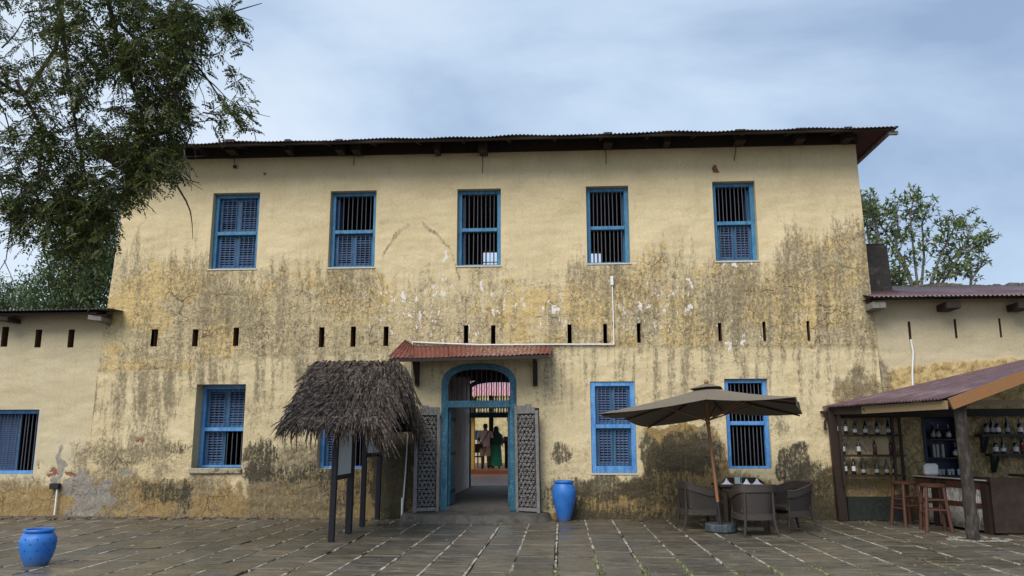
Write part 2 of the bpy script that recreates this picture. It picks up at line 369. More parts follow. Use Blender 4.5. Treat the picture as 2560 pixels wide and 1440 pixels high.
# numpy value noise ------------------------------------------------
_T = np.random.RandomState(5).rand(256, 256)
def vnoise(x, y):
    xi, yi = np.floor(x).astype(int), np.floor(y).astype(int); fx, fy = x-xi, y-yi
    fx, fy = fx*fx*(3-2*fx), fy*fy*(3-2*fy)
    a, b = _T[xi & 255, yi & 255], _T[(xi+1) & 255, yi & 255]; c, d = _T[xi & 255, (yi+1) & 255], _T[(xi+1) & 255, (yi+1) & 255]
    return (a*(1-fx)+b*fx)*(1-fy) + (c*(1-fx)+d*fx)*fy
def fbm(x, y, o=4, r=.55):
    s, a, t = 0., 1., 0.
    for i in range(o): s = s + a*vnoise(x+17.3*i, y+9.1*i); t += a; a *= r; x, y = x*2.03, y*2.03
    return s/t
def sm(a, b, x):
    t = np.clip((x-a)/(b-a), 0, 1); return t*t*(3-2*t)

# ------------------------------------------------------------------ wall paint masks, authored over the facade
def project(X, Y, Z):
    dx, dy, dz = X-CAMP.x, Y-CAMP.y, Z-CAMP.z
    a = dx*AR.x+dy*AR.y+dz*AR.z; b = dx*AU.x+dy*AU.y+dz*AU.z; c = dx*AF.x+dy*AF.y+dz*AF.z
    return 1280+CF*a/c, 720-CF*b/c
def masks(X, Z, wing=0):
    u, v = project(X, 0*X, Z)
    n = fbm(u/95, v/95, 5); n_ = fbm(u/40+31, v/40+7, 4); st = fbm(u/11+3, v/160, 3); big = fbm(u/260+8, v/200+2, 3)
    jag = (fbm(u/7, v/90+3.3, 3)-.5)*150 + (fbm(u/45, v*0+8.1, 3)-.5)*120
    uw = u + (fbm(u/30+5, v/30+50, 4)-.5)*46; vw = v + (fbm(u/30+77, v/30+19, 4)-.5)*46
    def blob(cx, cy, rx, ry, soft=.35, p=2.):
        d = (np.abs((uw-cx)/rx)**p + np.abs((vw-cy)/ry)**p)**(1/p); return 1-sm(1-soft, 1+soft, d)
    T = np.interp(u, [250, 330, 430, 530, 640, 720, 850, 940, 1010, 1060, 1130, 1200, 1300, 1450, 1600, 1750, 1900, 1960, 2060, 2200],
                     [630, 600, 600, 640, 650, 620, 605, 640, 670, 680, 680, 690, 640, 640, 605, 600, 640, 560, 530, 530])
    B = np.interp(u, [240, 500, 530, 900, 1000, 1380, 1600, 2200], [930, 924, 900, 884, 878, 872, 868, 868])
    wtop = sm(-45, 75, v-(T+jag)); we = (.40*wtop+.60*wtop*sm(-20, 130, v-T))*(1-sm(-9, 9, v-(B+(n_-.5)*8)))
    we2 = we*(.42+.42*sm(0, 130, v-T))
    oc = we*sm(.47, .60, n)*np.interp(u, [250, 320, 560, 620, 900, 1250, 1350, 1650, 1800, 2200], [.75, .95, .9, .62, .60, .60, .85, .85, .68, .74])
    oc = np.maximum(oc, we*(blob(440, 700, 90, 60)*.9+blob(545, 850, 55, 50)*.9+blob(330, 740, 50, 50)*.8+blob(960, 700, 40, 70)*.7+blob(1480, 760, 90, 70)*.75))
    gr = we*(.30+.55*(big-.35)+.75*(st-.5)) + we*sm(120, 0, v-T)*(.38)*sm(.42, .60, fbm(u/70+3, v*0+1, 3))
    gr = gr + we*.22*sm(300, 250, u+0*v)
    # grey runs below the floor line
    low = sm(-2, 6, v-B)
    run = low*(1-sm(30, 230, v-B))*np.clip((st-.38)*2.4, 0, 1)
    gr = gr + run*np.interp(u, [250, 400, 900, 1000, 1350, 1500, 2000, 2190], [.50, .55, .42, .2, .25, .42, .46, .4])
    gr = gr + low*(.06+.35*(st-.42)) + low*.22*np.interp(u, [200, 260, 520, 640, 900, 2200], [0, .8, .9, .5, .35, .3])*sm(.4, .6, n)
    we2 = np.maximum(we2, low*.34*sm(.35, .6, n_))
    # streaks that start under the upper windows
    for cx, w, top in ((583, 60, 672), (880, 55, 668), (1197, 60, 665), (1520, 60, 658), (1845, 60, 652)):
        s_ = sm(w+34, w-34, np.abs(u-cx)+(st-.5)*90+(n_-.5)*60)*sm(top-2, top+6, v); gr = gr + s_*.26*sm(170, 0, v-top+(st-.5)*160); we2 = np.maximum(we2, s_*.6*sm(230, 20, v-top))
    da = 0*u; mo = 0*u; ce = 0*u; br = 0*u; wh = 0*u
    # damp ochre foot of the wall
    DT = np.interp(u, [-200, 0, 80, 150, 200, 330, 470, 520, 600, 700, 800, 1000, 1040, 1300, 1400, 1470, 1600, 1640, 1800, 1830, 2000, 2100, 2600],
                      [1225, 1195, 1195, 1190, 1192, 1190, 1188, 1195, 1198, 1185, 1165, 1100, 1110, 1290, 1255, 1215, 1190, 1065, 1070, 1180, 1195, 1150, 1150])
    da = sm(-14, 26, v-(DT+jag*.25))*(.72+.3*sm(0, 90, v-DT))
    mid = sm(1085, 1120, v+(n_-.5)*50+0*u)*sm(150, 210, u)*sm(620, 470, u)          # olive older paint left
    we2 = np.maximum(we2, mid*.8); gr = gr + mid*.35*sm(.45, .6, n)
    mid2 = sm(1095, 1130, v+(n_-.5)*40)*sm(590, 640, u)*sm(900, 800, u); gr = gr+mid2*.5; we2 = np.maximum(we2, mid2*.7)
    # mould, plus the thatched shelter's shadow painted into the same mask
    def M_(b, w): return b*w
    mo = M_(blob(440, 1125, 28, 22), .5)+M_(blob(410, 1235, 60, 30), .62)+M_(blob(465, 1240, 14, 50), .6)+M_(blob(645, 1150, 42, 55), .62)+M_(blob(720, 1185, 110, 22), .45)
    mo += blob(985, 1190, 55, 140)*.98 + blob(955, 1090, 60, 60)*.6 + blob(870, 1210, 60, 70)*.35  # beside the shelter: dark wall and mould with the shelter's shadow painted in
    mo += blob(1405, 1132, 26, 32)*.62 + blob(1420, 1250, 70, 55)*.45
    band = sm(1080, 1112, vw+0*u)*sm(1205, 1160, vw)*sm(1590, 1610, uw)*sm(1830, 1760, uw); mo += band*.85
    mo += blob(1730, 1130, 30, 60)*.35 + blob(1690, 1120, 30, 40)*.3
    mo += blob(1530, 1215, 85, 32)*.75 + blob(1650, 1225, 80, 40)*.55
    mo += sm(1238, 1300, v)*sm(1380, 1480, u)*sm(2120, 2090, u)*.85*(.55+.9*(n))
    mo += blob(2045, 1240, 60, 80)*.72 + blob(1850, 1255, 130, 45)*.42
    mo += sm(1262, 1300, v)*sm(1030, 500, u)*.25
    mo += blob(240, 1262, 8, 20)*.0 + blob(820, 1120, 150, 60)*.18
    mo += blob(1985, 1160, 42, 54, .18)*.62; gr += blob(1985, 1160, 42, 52, .18)*.5 + blob(1770, 1125, 30, 50)*.5
    gr += blob(1950, 1050, 30, 40)*.35 + blob(2130, 970, 45, 45)*.38 + blob(2150, 1100, 40, 200)*.2
    da = np.maximum(da, blob(1700, 1085, 90, 26, .3)*.95); da = np.maximum(da, blob(2150, 1000, 75, 70)*.62)
    # cement repairs and exposed brick at the foot of the left wing
    ce = np.maximum.reduce([blob(205, 1215, 42, 46, .2), blob(235, 1250, 38, 60, .2), blob(148, 1148, 14, 24, .2), blob(145, 1185, 9, 30, .2), blob(215, 1283, 62, 12, .2), blob(285, 1235, 26, 30, .3), blob(332, 1182, 14, 12, .3)])
    br = blob(172, 1176, 18, 9, .35)*.7+blob(130, 1180, 10, 8, .35)*.7+blob(90, 1168, 6, 14, .35)*.6 + blob(368, 1100, 9, 9, .4)*.55+blob(602, 1095, 6, 9, .3)*.6 + blob(283, 800, 16, 34, .5)*.55 + blob(1783, 420, 7, 7, .4) + blob(1527, 815, 5, 18, .4)*.8 + blob(1232, 830, 9, 26, .4)*.45+blob(2040, 862, 12, 8, .4)*.5
    # flaked white spots
    f = fbm(u/7+9, v/17+4, 3); zone = we*(blob(1080, 765, 150, 110, .5)+blob(1250, 770, 200, 90, .5)*.9+blob(1640, 770, 160, 90, .5)*.85+blob(900, 790, 100, 90, .5)*.6+blob(1860, 845, 90, 40, .5)*.7 + blob(1015, 745, 20, 30)*.5)
    wh = sm(.60, .72, f)*np.clip(zone, 0, 1)*.62
    for cx, cy in ((1018, 742), (1032, 776), (1597, 765), (1862, 865), (1725, 710), (1727, 765), (1660, 770), (1196, 718), (1382, 770), (1820, 862), (1840, 660), (1870, 655), (1810, 657), (1110, 640)): wh = np.maximum(wh, blob(cx, cy, 5, 9, .4)*1.1)
    ridge = sm(10, 3, np.abs(v-np.interp(u, [955, 985, 1020, 1055, 1090, 1125, 1150], [640, 590, 562, 558, 580, 620, 700]) - (n_-.5)*20))*sm(950, 960, u)*sm(1155, 1145, u); gr += ridge*.5*sm(.30, .48, n_)
    if wing:
        z = 0*u; base = sm(1100, 1200, v)
        we2 = we2*0 + mid*.6*(wing < 0); gr = gr*0 + .10 + (mid*.5 if wing < 0 else 0) + blob(40, 1205, 60, 16)*.35*(wing < 0); oc = z; wh = z
        da = da*(wing < 0)
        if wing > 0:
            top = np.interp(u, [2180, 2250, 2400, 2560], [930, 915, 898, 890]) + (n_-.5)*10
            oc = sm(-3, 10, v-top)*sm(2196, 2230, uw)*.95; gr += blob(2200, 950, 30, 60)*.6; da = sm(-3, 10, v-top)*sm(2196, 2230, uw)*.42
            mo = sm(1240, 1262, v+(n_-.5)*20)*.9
            we2 = sm(980, 1030, v)*.5; da = np.maximum(da, sm(1010, 1060, v)*.5); gr += sm(1000, 1060, v)*.35  # wall inside the shed: grime and damp tones carry the roof's shade as colour
    c = lambda a: np.clip(a, 0, 1)
    return (np.stack([c(we2), c(oc), c(gr), c(mo)], -1), np.stack([c(wh), c(ce), c(br), c(da)], -1))

def axis(a, b, marks, step):
    pts = sorted(set([a, b] + [round(m_, 4) for m_ in marks if a < m_ < b])); o = [a]
    for p, q in zip(pts, pts[1:]):
        n = max(1, int(round((q-p)/step))); o += [p+(q-p)*i/n for i in range(1, n+1)]
    return np.array(o)
def wall_sheet(name, x0, x1, z0, z1, opens, parent, material, Y=0., step=.027, warp=None, inside=None, wing=0, relief=True):
    xs = axis(x0, x1, [o[0] for o in opens]+[o[1] for o in opens], step); zs = axis(z0, z1, [o[2] for o in opens]+[o[3] for o in opens], step)
    X, Z = np.meshgrid(xs, zs); nx, nz_ = len(xs), len(zs)
    A, Bm = masks(X, Z, wing)
    d = np.full(X.shape, 9.)
    for o in opens:
        dx = np.maximum(np.maximum(o[0]-X, X-o[1]), 0); dz = np.maximum(np.maximum(o[2]-Z, Z-o[3]), 0); d = np.minimum(d, np.hypot(dx, dz))
    if relief:
        R = (fbm(X*.9+3, Z*1.1, 3)-.5)*.05 + (fbm(X*7, Z*9+40, 3)-.5)*.016*(.25+np.maximum(A[..., 0], Bm[..., 3])) + (fbm(X*2.2+9, Z*7+4, 3)-.5)*.022
        R -= .006*A[..., 0]; R += .02*Bm[..., 1]*0 + .03*Bm[..., 2]
        R = R*sm(0, .12, d)
    else: R = 0*X
    Xw = X + 0
    if warp: Xw = warp(X, Z)
    V = np.stack([Xw, Y+R, Z], -1).reshape(-1, 3)
    cx, cz = (X[:-1, :-1]+X[1:, 1:])/2, (Z[:-1, :-1]+Z[1:, 1:])/2; keep = np.ones(cx.shape, bool)
    for o in opens: keep &= ~((cx > o[0]) & (cx < o[1]) & (cz > o[2]) & (cz < o[3]) & (True if len(o) < 5 or o[4] is None else o[4](cx, cz)))
    idx = np.arange(nx*nz_).reshape(nz_, nx)
    F = np.stack([idx[:-1, :-1], idx[:-1, 1:], idx[1:, 1:], idx[1:, :-1]], -1)[keep]
    off = WL.get(parent.name, Vector()); V = V - np.array(off)
    me = bpy.data.meshes.new(name); me.vertices.add(len(V)); me.vertices.foreach_set('co', V.astype(np.float32).ravel())
    me.loops.add(F.size); me.loops.foreach_set('vertex_index', F.astype(np.int32).ravel())
    me.polygons.add(len(F)); me.polygons.foreach_set('loop_start', np.arange(0, F.size, 4, dtype=np.int32))
    me.polygons.foreach_set('use_smooth', np.ones(len(F), bool))
    me.update(calc_edges=True)
    for nm, a in (('mask_a', A), ('mask_b', Bm)):
        at = me.attributes.new(nm, 'FLOAT_COLOR', 'POINT'); at.data.foreach_set('color', a.reshape(-1).astype(np.float32))
    me.materials.append(material)
    o = linkmesh(name, me, parent)
    return o
def rect(u0, v0, u1, v1, Y=0.):
    """opening from its photo corners: average of both corners' heights"""
    a, b = px(u0, v0, Y), px(u1, v1, Y); return a.x, b.x, b.z, a.z

# ------------------------------------------------------------------ window, slot and door openings (X0, X1, Z0, Z1)
um, lm = lambda a, b: (a+b)/2, None
UP = [(534, 483, 640, 671), (827, 478, 936, 667), (1143.5, 473, 1252, 663), (1464.5, 466, 1576, 657), (1780, 454, 1898, 651)]
LO = {'L1': (492, 961, 603, 1170), 'L2': (800, 958, 912, 1172), 'R1': (1475, 954, 1593, 1183), 'R2': (1810, 947, 1931, 1172)}
winR = {('U%d' % i): rect(*q) for i, q in enumerate(UP)}
for k, q in LO.items(): winR[k] = rect(*q)
FL = rect(-30, 1024, 78, 1186); BW = rect(2303, 1018, 2425, 1192)
SL_MAIN = [(392, 823, 866), (488, 823, 866), (590, 819, 865), (804, 818, 868), (883, 816, 867), (965, 816, 865), (1165, 813, 858), (1233, 813, 861), (1424, 811, 858), (1513, 810, 858), (1597, 808, 857), (1800, 807, 853), (1911, 804, 853), (2021, 802, 852)]
SL_L = [(8, 816, 866), (92, 823, 868), (174, 823, 868)]; SL_R = [(2277, 803, 850), (2392, 797, 845), (2504, 795, 843)]
def slots(L): 
    o = []
    for c, a, b in L:
        r = rect(c-5.5, a, c+5.5, b); o.append(r)
    return o
DX0, DX1 = px(1105, 1000).x, px(1290, 1000).x; DZ0, DZT = .10, px(1197, 910).z
DSP = DZT-.42   # spring of the arch
def in_door(x, z):
    cx, hw = (DX0+DX1)/2, (DX1-DX0)/2
    return (z < DSP) | ((np.abs((x-cx)/hw)**2.6 + (np.clip(z-DSP, 0, 9)/(DZT-DSP))**2.4) < .93)
XL0, XR0, ZT = -9.24, 6.07, 7.62
def warp_main(X, Z):
    l = np.interp(Z, [0, 2.9, 4.1, 6.2, 8], [-9.50, -9.44, -9.36, -9.25, -9.24]) - XL0; r = np.interp(Z, [0, 4.4, 7, 8], [6.22, 6.10, 6.05, 6.05]) - XR0
    return X + l*sm(XL0+1.6, XL0, X) + r*sm(XR0-1.2, XR0, X)

# ================================================================== MAIN BUILDING
bld = empty('old_building', (-1.6, 0, 0), 'large two-storey plastered building, faded yellow and stained, with rows of blue windows', 'building')
opens = [winR[k] for k in winR] + slots(SL_MAIN) + [(DX0, DX1, DZ0, DZT, in_door)]
wall_sheet('wall', XL0, XR0, -.1, ZT, opens, bld, PL, warp=warp_main)
# returns round the openings
for i, o in enumerate(opens):
    mb = MB(); x0, x1, z0, z1 = o[:4]; D_ = .5; mi = 1 if (o[1]-o[0]) < .2 else 0
    if len(o) > 4: z1 = DSP
    mb.add([(x0, 0, z0), (x0, D_, z0), (x0, D_, z1), (x0, 0, z1)], [(0, 1, 2, 3)], mi); mb.add([(x1, 0, z0), (x1, D_, z0), (x1, D_, z1), (x1, 0, z1)], [(3, 2, 1, 0)], mi)
    mb.add([(x0, 0, z0), (x1, 0, z0), (x1, D_, z0), (x0, D_, z0)], [(0, 1, 2, 3)], mi)
    if len(o) > 4:
        pts = []
        cx, hw = (x0+x1)/2, (x1-x0)/2
        for k in range(25):
            a = math.pi*k/24; ca, sa = math.cos(a), math.sin(a)
            x = cx - hw*np.sign(ca)*abs(ca)**(2/2.6); z = DSP+(DZT-DSP)*sa**(2/2.4); pts.append((x, z))
        for (xa, za), (xb, zb) in zip(pts, pts[1:]): mb.add([(xa, .04, za), (xb, .04, zb), (xb, D_, zb), (xa, D_, za)], [(0, 1, 2, 3)])
    else: mb.add([(x0, 0, z1), (x1, 0, z1), (x1, D_, z1), (x0, D_, z1)], [(3, 2, 1, 0)], mi)
    mb.build('vent_slot' if mi else 'window_reveal', [PL, SLOTM], bld)
# shell: sides, back wall, floor slab, partitions
BK = 6.5
for side in (0, 1):
    mb = MB(); prev = None
    for z in np.linspace(-.1, ZT, 16):
        x = float(warp_main(np.array([XR0 if side else XL0]), np.array([z]))[0])
        if prev: mb.add([(prev[0], 0, prev[1]), (prev[0], BK, prev[1]), (x, BK, z), (x, 0, z)], [(0, 1, 2, 3) if side else (3, 2, 1, 0)])
        prev = (x, z)
    mb.build('side_wall', PL, bld)
def grid_wall(mb, x0, x1, z0, z1, opens, Y, th=.3, mi=0):
    xs = sorted(set([x0, x1]+[v for o in opens for v in o[:2] if x0 < v < x1])); zs = sorted(set([z0, z1]+[v for o in opens for v in o[2:4] if z0 < v < z1]))
    for a, b in zip(xs, xs[1:]):
        for c, d in zip(zs, zs[1:]):
            if any(o[0] < (a+b)/2 < o[1] and o[2] < (c+d)/2 < o[3] for o in opens): continue
            mb.box(a, b, Y, Y+th, c, d, mi)
b1 = px(1206, 626, BK); b2 = px(1503, 628, BK)
bo1 = (b1.x, b1.x+.95, b1.z-1.5, b1.z); bo2 = (b2.x-.95, b2.x, b2.z-1.5, b2.z)
a2l, a2r, a2t = px(1168, 1000, BK).x, px(1168, 1000, BK).x+1.75, px(1225, 945, BK).z
mb = MB(); grid_wall(mb, XL0-.32, XR0+.2, 0, ZT-.1, [bo1, bo2, (a2l+.05, a2r-.05, .2, a2t-.06)], BK)
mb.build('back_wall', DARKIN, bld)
mb = MB(); mb.box(XL0-.2, XR0+.05, .5, BK, 3.95, 4.15); mb.box(XL0+.05, XR0, .5, BK, 7.5, 7.6)
PWL, PWR = -2.52, -.70
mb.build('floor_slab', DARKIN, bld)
mb = MB(); mb.box(PWL-.3, PWL, .5, BK, .1, 3.95); mb.box(PWR, PWR+.3, .5, BK, .1, 3.95)
mb.build('passage_wall', OLDWALL, bld)
mb = MB(); mb.box(PWL, PWR, .0, BK+.3, .0, .235); mb.build('passage_floor', CEMENT, bld)
mb = MB(); mb.box(PWL+.002, PWR-.002, 3.2, 3.26, 3.0, 3.95)
n = 16
for k in range(n):
    w = (PWR-PWL)/n; x = PWL+w*k; mb.add([(x, 3.2, 3.0), (x+w, 3.2, 3.0), (x+w/2, 3.2, 2.9), (x, 3.24, 3.0), (x+w, 3.24, 3.0), (x+w/2, 3.24, 2.9)], [(0, 1, 2), (5, 4, 3), (0, 2, 5, 3), (2, 1, 4, 5)])
mb.build('scalloped_pelmet', mat('maroon_paint', (.10, .018, .018), .6), bld)
# bars in the far windows
mb = MB()
for o in (bo1, bo2):
    for k in range(1, 9): x = o[0]+(o[1]-o[0])*k/9; mb.tube([(x, BK+.1, o[2]), (x, BK+.1, o[3])], .012, 5)
    for z in (o[3]-.33, o[3]-.9): mb.tube([(o[0], BK+.1, z), (o[1], BK+.1, z)], .014, 5)
mb.build('rear_window_grille', BLACK_IRON, bld, kind='stuff')

# ---- windows
def bar_mesh(h, r=.009):
    m_ = MB(); m_.tube([(0, 0, 0), (0, 0, h)], r, 6); return m_.mesh('bar', IRON)
def slat_mesh(w, material):
    m_ = MB(); t, dp = .006, .052; a = math.radians(38)
    dy, dz = dp/2*math.cos(a), dp/2*math.sin(a); ny, nz2 = -math.sin(a)*t/2, math.cos(a)*t/2
    p = lambda x, s, q: (x, s*dy+q*ny, s*dz+q*nz2)      # front edge (toward camera, -Y) lower
    m_.hexa([p(0, -1, -1), p(w, -1, -1), p(w, 1, -1), p(0, 1, -1), p(0, -1, 1), p(w, -1, 1), p(w, 1, 1), p(0, 1, 1)]); return m_.mesh('slat', material)
def window(r, recess, mid, leaves, blue, fw=.085, bars=8, sill=False, inset=(0, 0), name_label=None, parent=bld, bluedk=BLUE_DK, bottom=None):
    x0, x1, z0, z1 = r; x0 += inset[0]; x1 -= inset[1]; y = recess
    bt = bottom or fw*.55
    m_ = MB(); m_.box(x0, x0+fw, y, y+.11, z0, z1); m_.box(x1-fw, x1, y, y+.11, z0, z1)
    m_.box(x0+fw, x1-fw, y+.004, y+.106, z1-fw*.95, z1); m_.box(x0+fw, x1-fw, y-.002, y+.106, z0, z0+bt)
    mh = .075
    if mid: m_.box(x0+fw, x1-fw, y-.012, y+.10, mid-mh/2, mid+mh/2)
    W_ = m_.build('window', blue, parent, bevel=.006); WL[W_.name] = WL[parent.name]
    if name_label: W_['label'] = name_label
    ix0, ix1 = x0+fw, x1-fw
    cells = {'u': (mid+mh/2, z1-fw*.95), 'l': (z0+bt, mid-mh/2)} if mid else {'l': (z0+bt, z1-fw*.95)}
    for c, (za, zb) in cells.items():
        bm = bar_mesh(zb-za)
        for k in range(bars):
            x = ix0 + (ix1-ix0)*(k+.75)/(bars+.5); inst('bar', bm, W_, (x+random.uniform(-.006, .006), y+.045, za), (0, random.uniform(-.008, .008), 0))
    hwid = (ix1-ix0)/2
    for code in leaves:
        za, zb = cells[code[0]]; lx0 = ix0 if code[1] == 'l' else ix0+hwid; lx1 = lx0+hwid
        ly = y+.085; s = .052; m_ = MB(); m_.box(lx0+.003, lx0+s, ly, ly+.035, za+.004, zb-.004); m_.box(lx1-s, lx1-.003, ly, ly+.035, za+.004, zb-.004)
        m_.box(lx0+s, lx1-s, ly+.002, ly+.033, za+.004, za+s); m_.box(lx0+s, lx1-s, ly+.002, ly+.033, zb-s, zb-.004); m_.build('shutter', bluedk, W_)
        sm_ = slat_mesh(lx1-lx0-2*s, SLAT); n = max(6, int((zb-za-2*s)/.048))
        for k in range(n):
            z = za+s+(zb-za-2*s)*(k+.5)/n; inst('slat', sm_, W_, (lx0+s, ly+.018, z), (random.uniform(-.18, .18), 0, 0))
    if sill:
        m_ = MB(); m_.box(r[0]-.03, r[1]+.02, -.05, y, z0-.11, z0); m_.build('sill', sill, parent, bevel=.015)
    return W_
for i, (lv, mv) in enumerate(zip((('ul', 'ur', 'll', 'lr'), ('ll', 'lr'), (), (), ('ll', 'lr')), (580, 576, 571, 566, 554))):
    r = winR['U%d' % i]; window(r, .13, px(UP[i][0]+50, mv).z, lv, BLUE_UP)
window(winR['L1'], .30, px(550, 1073).z, ('ul', 'ur', 'll'), BLUE_LO, sill=mat('weathered_sill', (.36, .31, .22), .9, .35, 9, col2=(.13, .115, .085), f2=(.48, .62)))
window(winR['L2'], .18, px(860, 1070).z, ('ll',), BLUE_LO)
window(winR['R1'], .02, px(1530, 1066).z, ('ul', 'ur', 'll', 'lr'), BLUE_LO, bottom=.13, fw=.095)
window(winR['R2'], .07, px(1868, 1058).z, (), BLUE_LO)
# open inner leaf of the lower right window and of the upper ones, seen edge-on inside
m_ = MB()
for k, side in (('U1', 0), ('U2', 0), ('U3', 1), ('U4', 1)):
    r = winR[k]; x = r[0]+.10 if side == 0 else r[1]-.10; z = r[3]-.12
    m_.box(x-.015, x+.02, .26, .62, (r[2]+r[3])/2+.05 if k in ('U1', 'U4') else r[2]+.08, z)
m_.build('folded_shutter', BLUE_DK, bld, kind='stuff')
# plaster lips under the upper windows, whitish
m_ = MB()
for k in ('U0', 'U1', 'U2', 'U3', 'U4', 'R1'):
    r = winR[k]; m_.box(r[0]-.02, r[1]+.02, -.018, .0, r[2]-.03, r[2]-.002)
m_.build('plaster_lip', mat('lime_white', (.55, .50, .42), .9, .35, 14), bld, kind='stuff')

# ---- door frame with fanlight
fw, y0, y1 = .122, -.012, .10
m_ = MB(); m_.box(DX0-.01, DX0+fw, y0, y1, .16, DSP); m_.box(DX1-fw, DX1+.01, y0, y1, .16, DSP)
cx, hw, hh = (DX0+DX1)/2, (DX1-DX0)/2+.012, DZT-DSP+.012
pr = []
for k in range(33):
    a = math.pi*k/32; ca, sa = math.cos(a), math.sin(a)
    f_ = lambda W_, H_: (cx - W_*np.sign(ca)*abs(ca)**(2/2.6), DSP + H_*abs(sa)**(2/2.4)); pr.append((f_(hw, hh), f_(hw-fw-.012, hh-fw*.95)))
for (oa, ia), (ob, ib) in zip(pr, pr[1:]):
    m_.hexa([(oa[0], y0, oa[1]), (ob[0], y0, ob[1]), (ib[0], y0, ib[1]), (ia[0], y0, ia[1]), (oa[0], y1, oa[1]), (ob[0], y1, ob[1]), (ib[0], y1, ib[1]), (ia[0], y1, ia[1])])
TZ = px(1197, 1010).z; m_.box(DX0+fw, DX1-fw, y0-.02, y1-.01, TZ-.065, TZ+.065)
dfr = m_.build('door_frame', BLUE_TEAL, bld)
iz1 = DZT-fw*.95
for k in range(12):
    t = (k+.7)/12.4; x = DX0+fw+(DX1-DX0-2*fw)*t; q = min(1, abs((x-cx)/(hw-fw-.012))); zt = DSP+(hh-fw*.95)*(1-q**2.6)**(1/2.4)
    m_ = MB(); m_.tube([(x, .04, TZ+.05), (x, .04, zt+.02)], .012, 6); m_.build('bar', BLACK_IRON, dfr)
def leaf(a, b, z0, z1, th, name='door_leaf'):
    a, b = Vector(a), Vector(b); d = (b-a).normalized(); nrm = Vector((-d.y, d.x, 0))*th/2
    m_ = MB(); w = (b-a).length; nb = 3
    for k in range(nb):
        p, q = a+d*(w*k/nb+.003), a+d*(w*(k+1)/nb-.003); m_.hexa([p-nrm, q-nrm, q+nrm, p+nrm, p-nrm+Vector((0, 0, z1-z0)), q-nrm+Vector((0, 0, z1-z0)), q+nrm+Vector((0, 0, z1-z0)), p+nrm+Vector((0, 0, z1-z0))])
    m_.v = [v+Vector((0, 0, z0)) for v in m_.v]; L_ = m_.build(name, BLUE_TEAL, bld)
    for z in (z0+.22, z0+.95, z1-.25):
        s_ = MB()
        p, q = a+d*.02, b-d*.03; nn = nrm*1.5; s_.hexa([p-nn+Vector((0, 0, z)), q-nn+Vector((0, 0, z)), q+nn+Vector((0, 0, z)), p+nn+Vector((0, 0, z)), p-nn+Vector((0, 0, z+.06)), q-nn+Vector((0, 0, z+.06)), q+nn+Vector((0, 0, z+.06)), p+nn+Vector((0, 0, z+.06))])
        s_.build('hinge_strap', BLACK_IRON, L_)
leaf((DX0+fw+.02, .11, 0), (px(1136, 1100, .72).x, .72, 0), .25, TZ-.07, .045)
leaf((DX1-fw-.02, .11, 0), (px(1272, 1100, .75).x, .75, 0), .25, TZ-.07, .045)

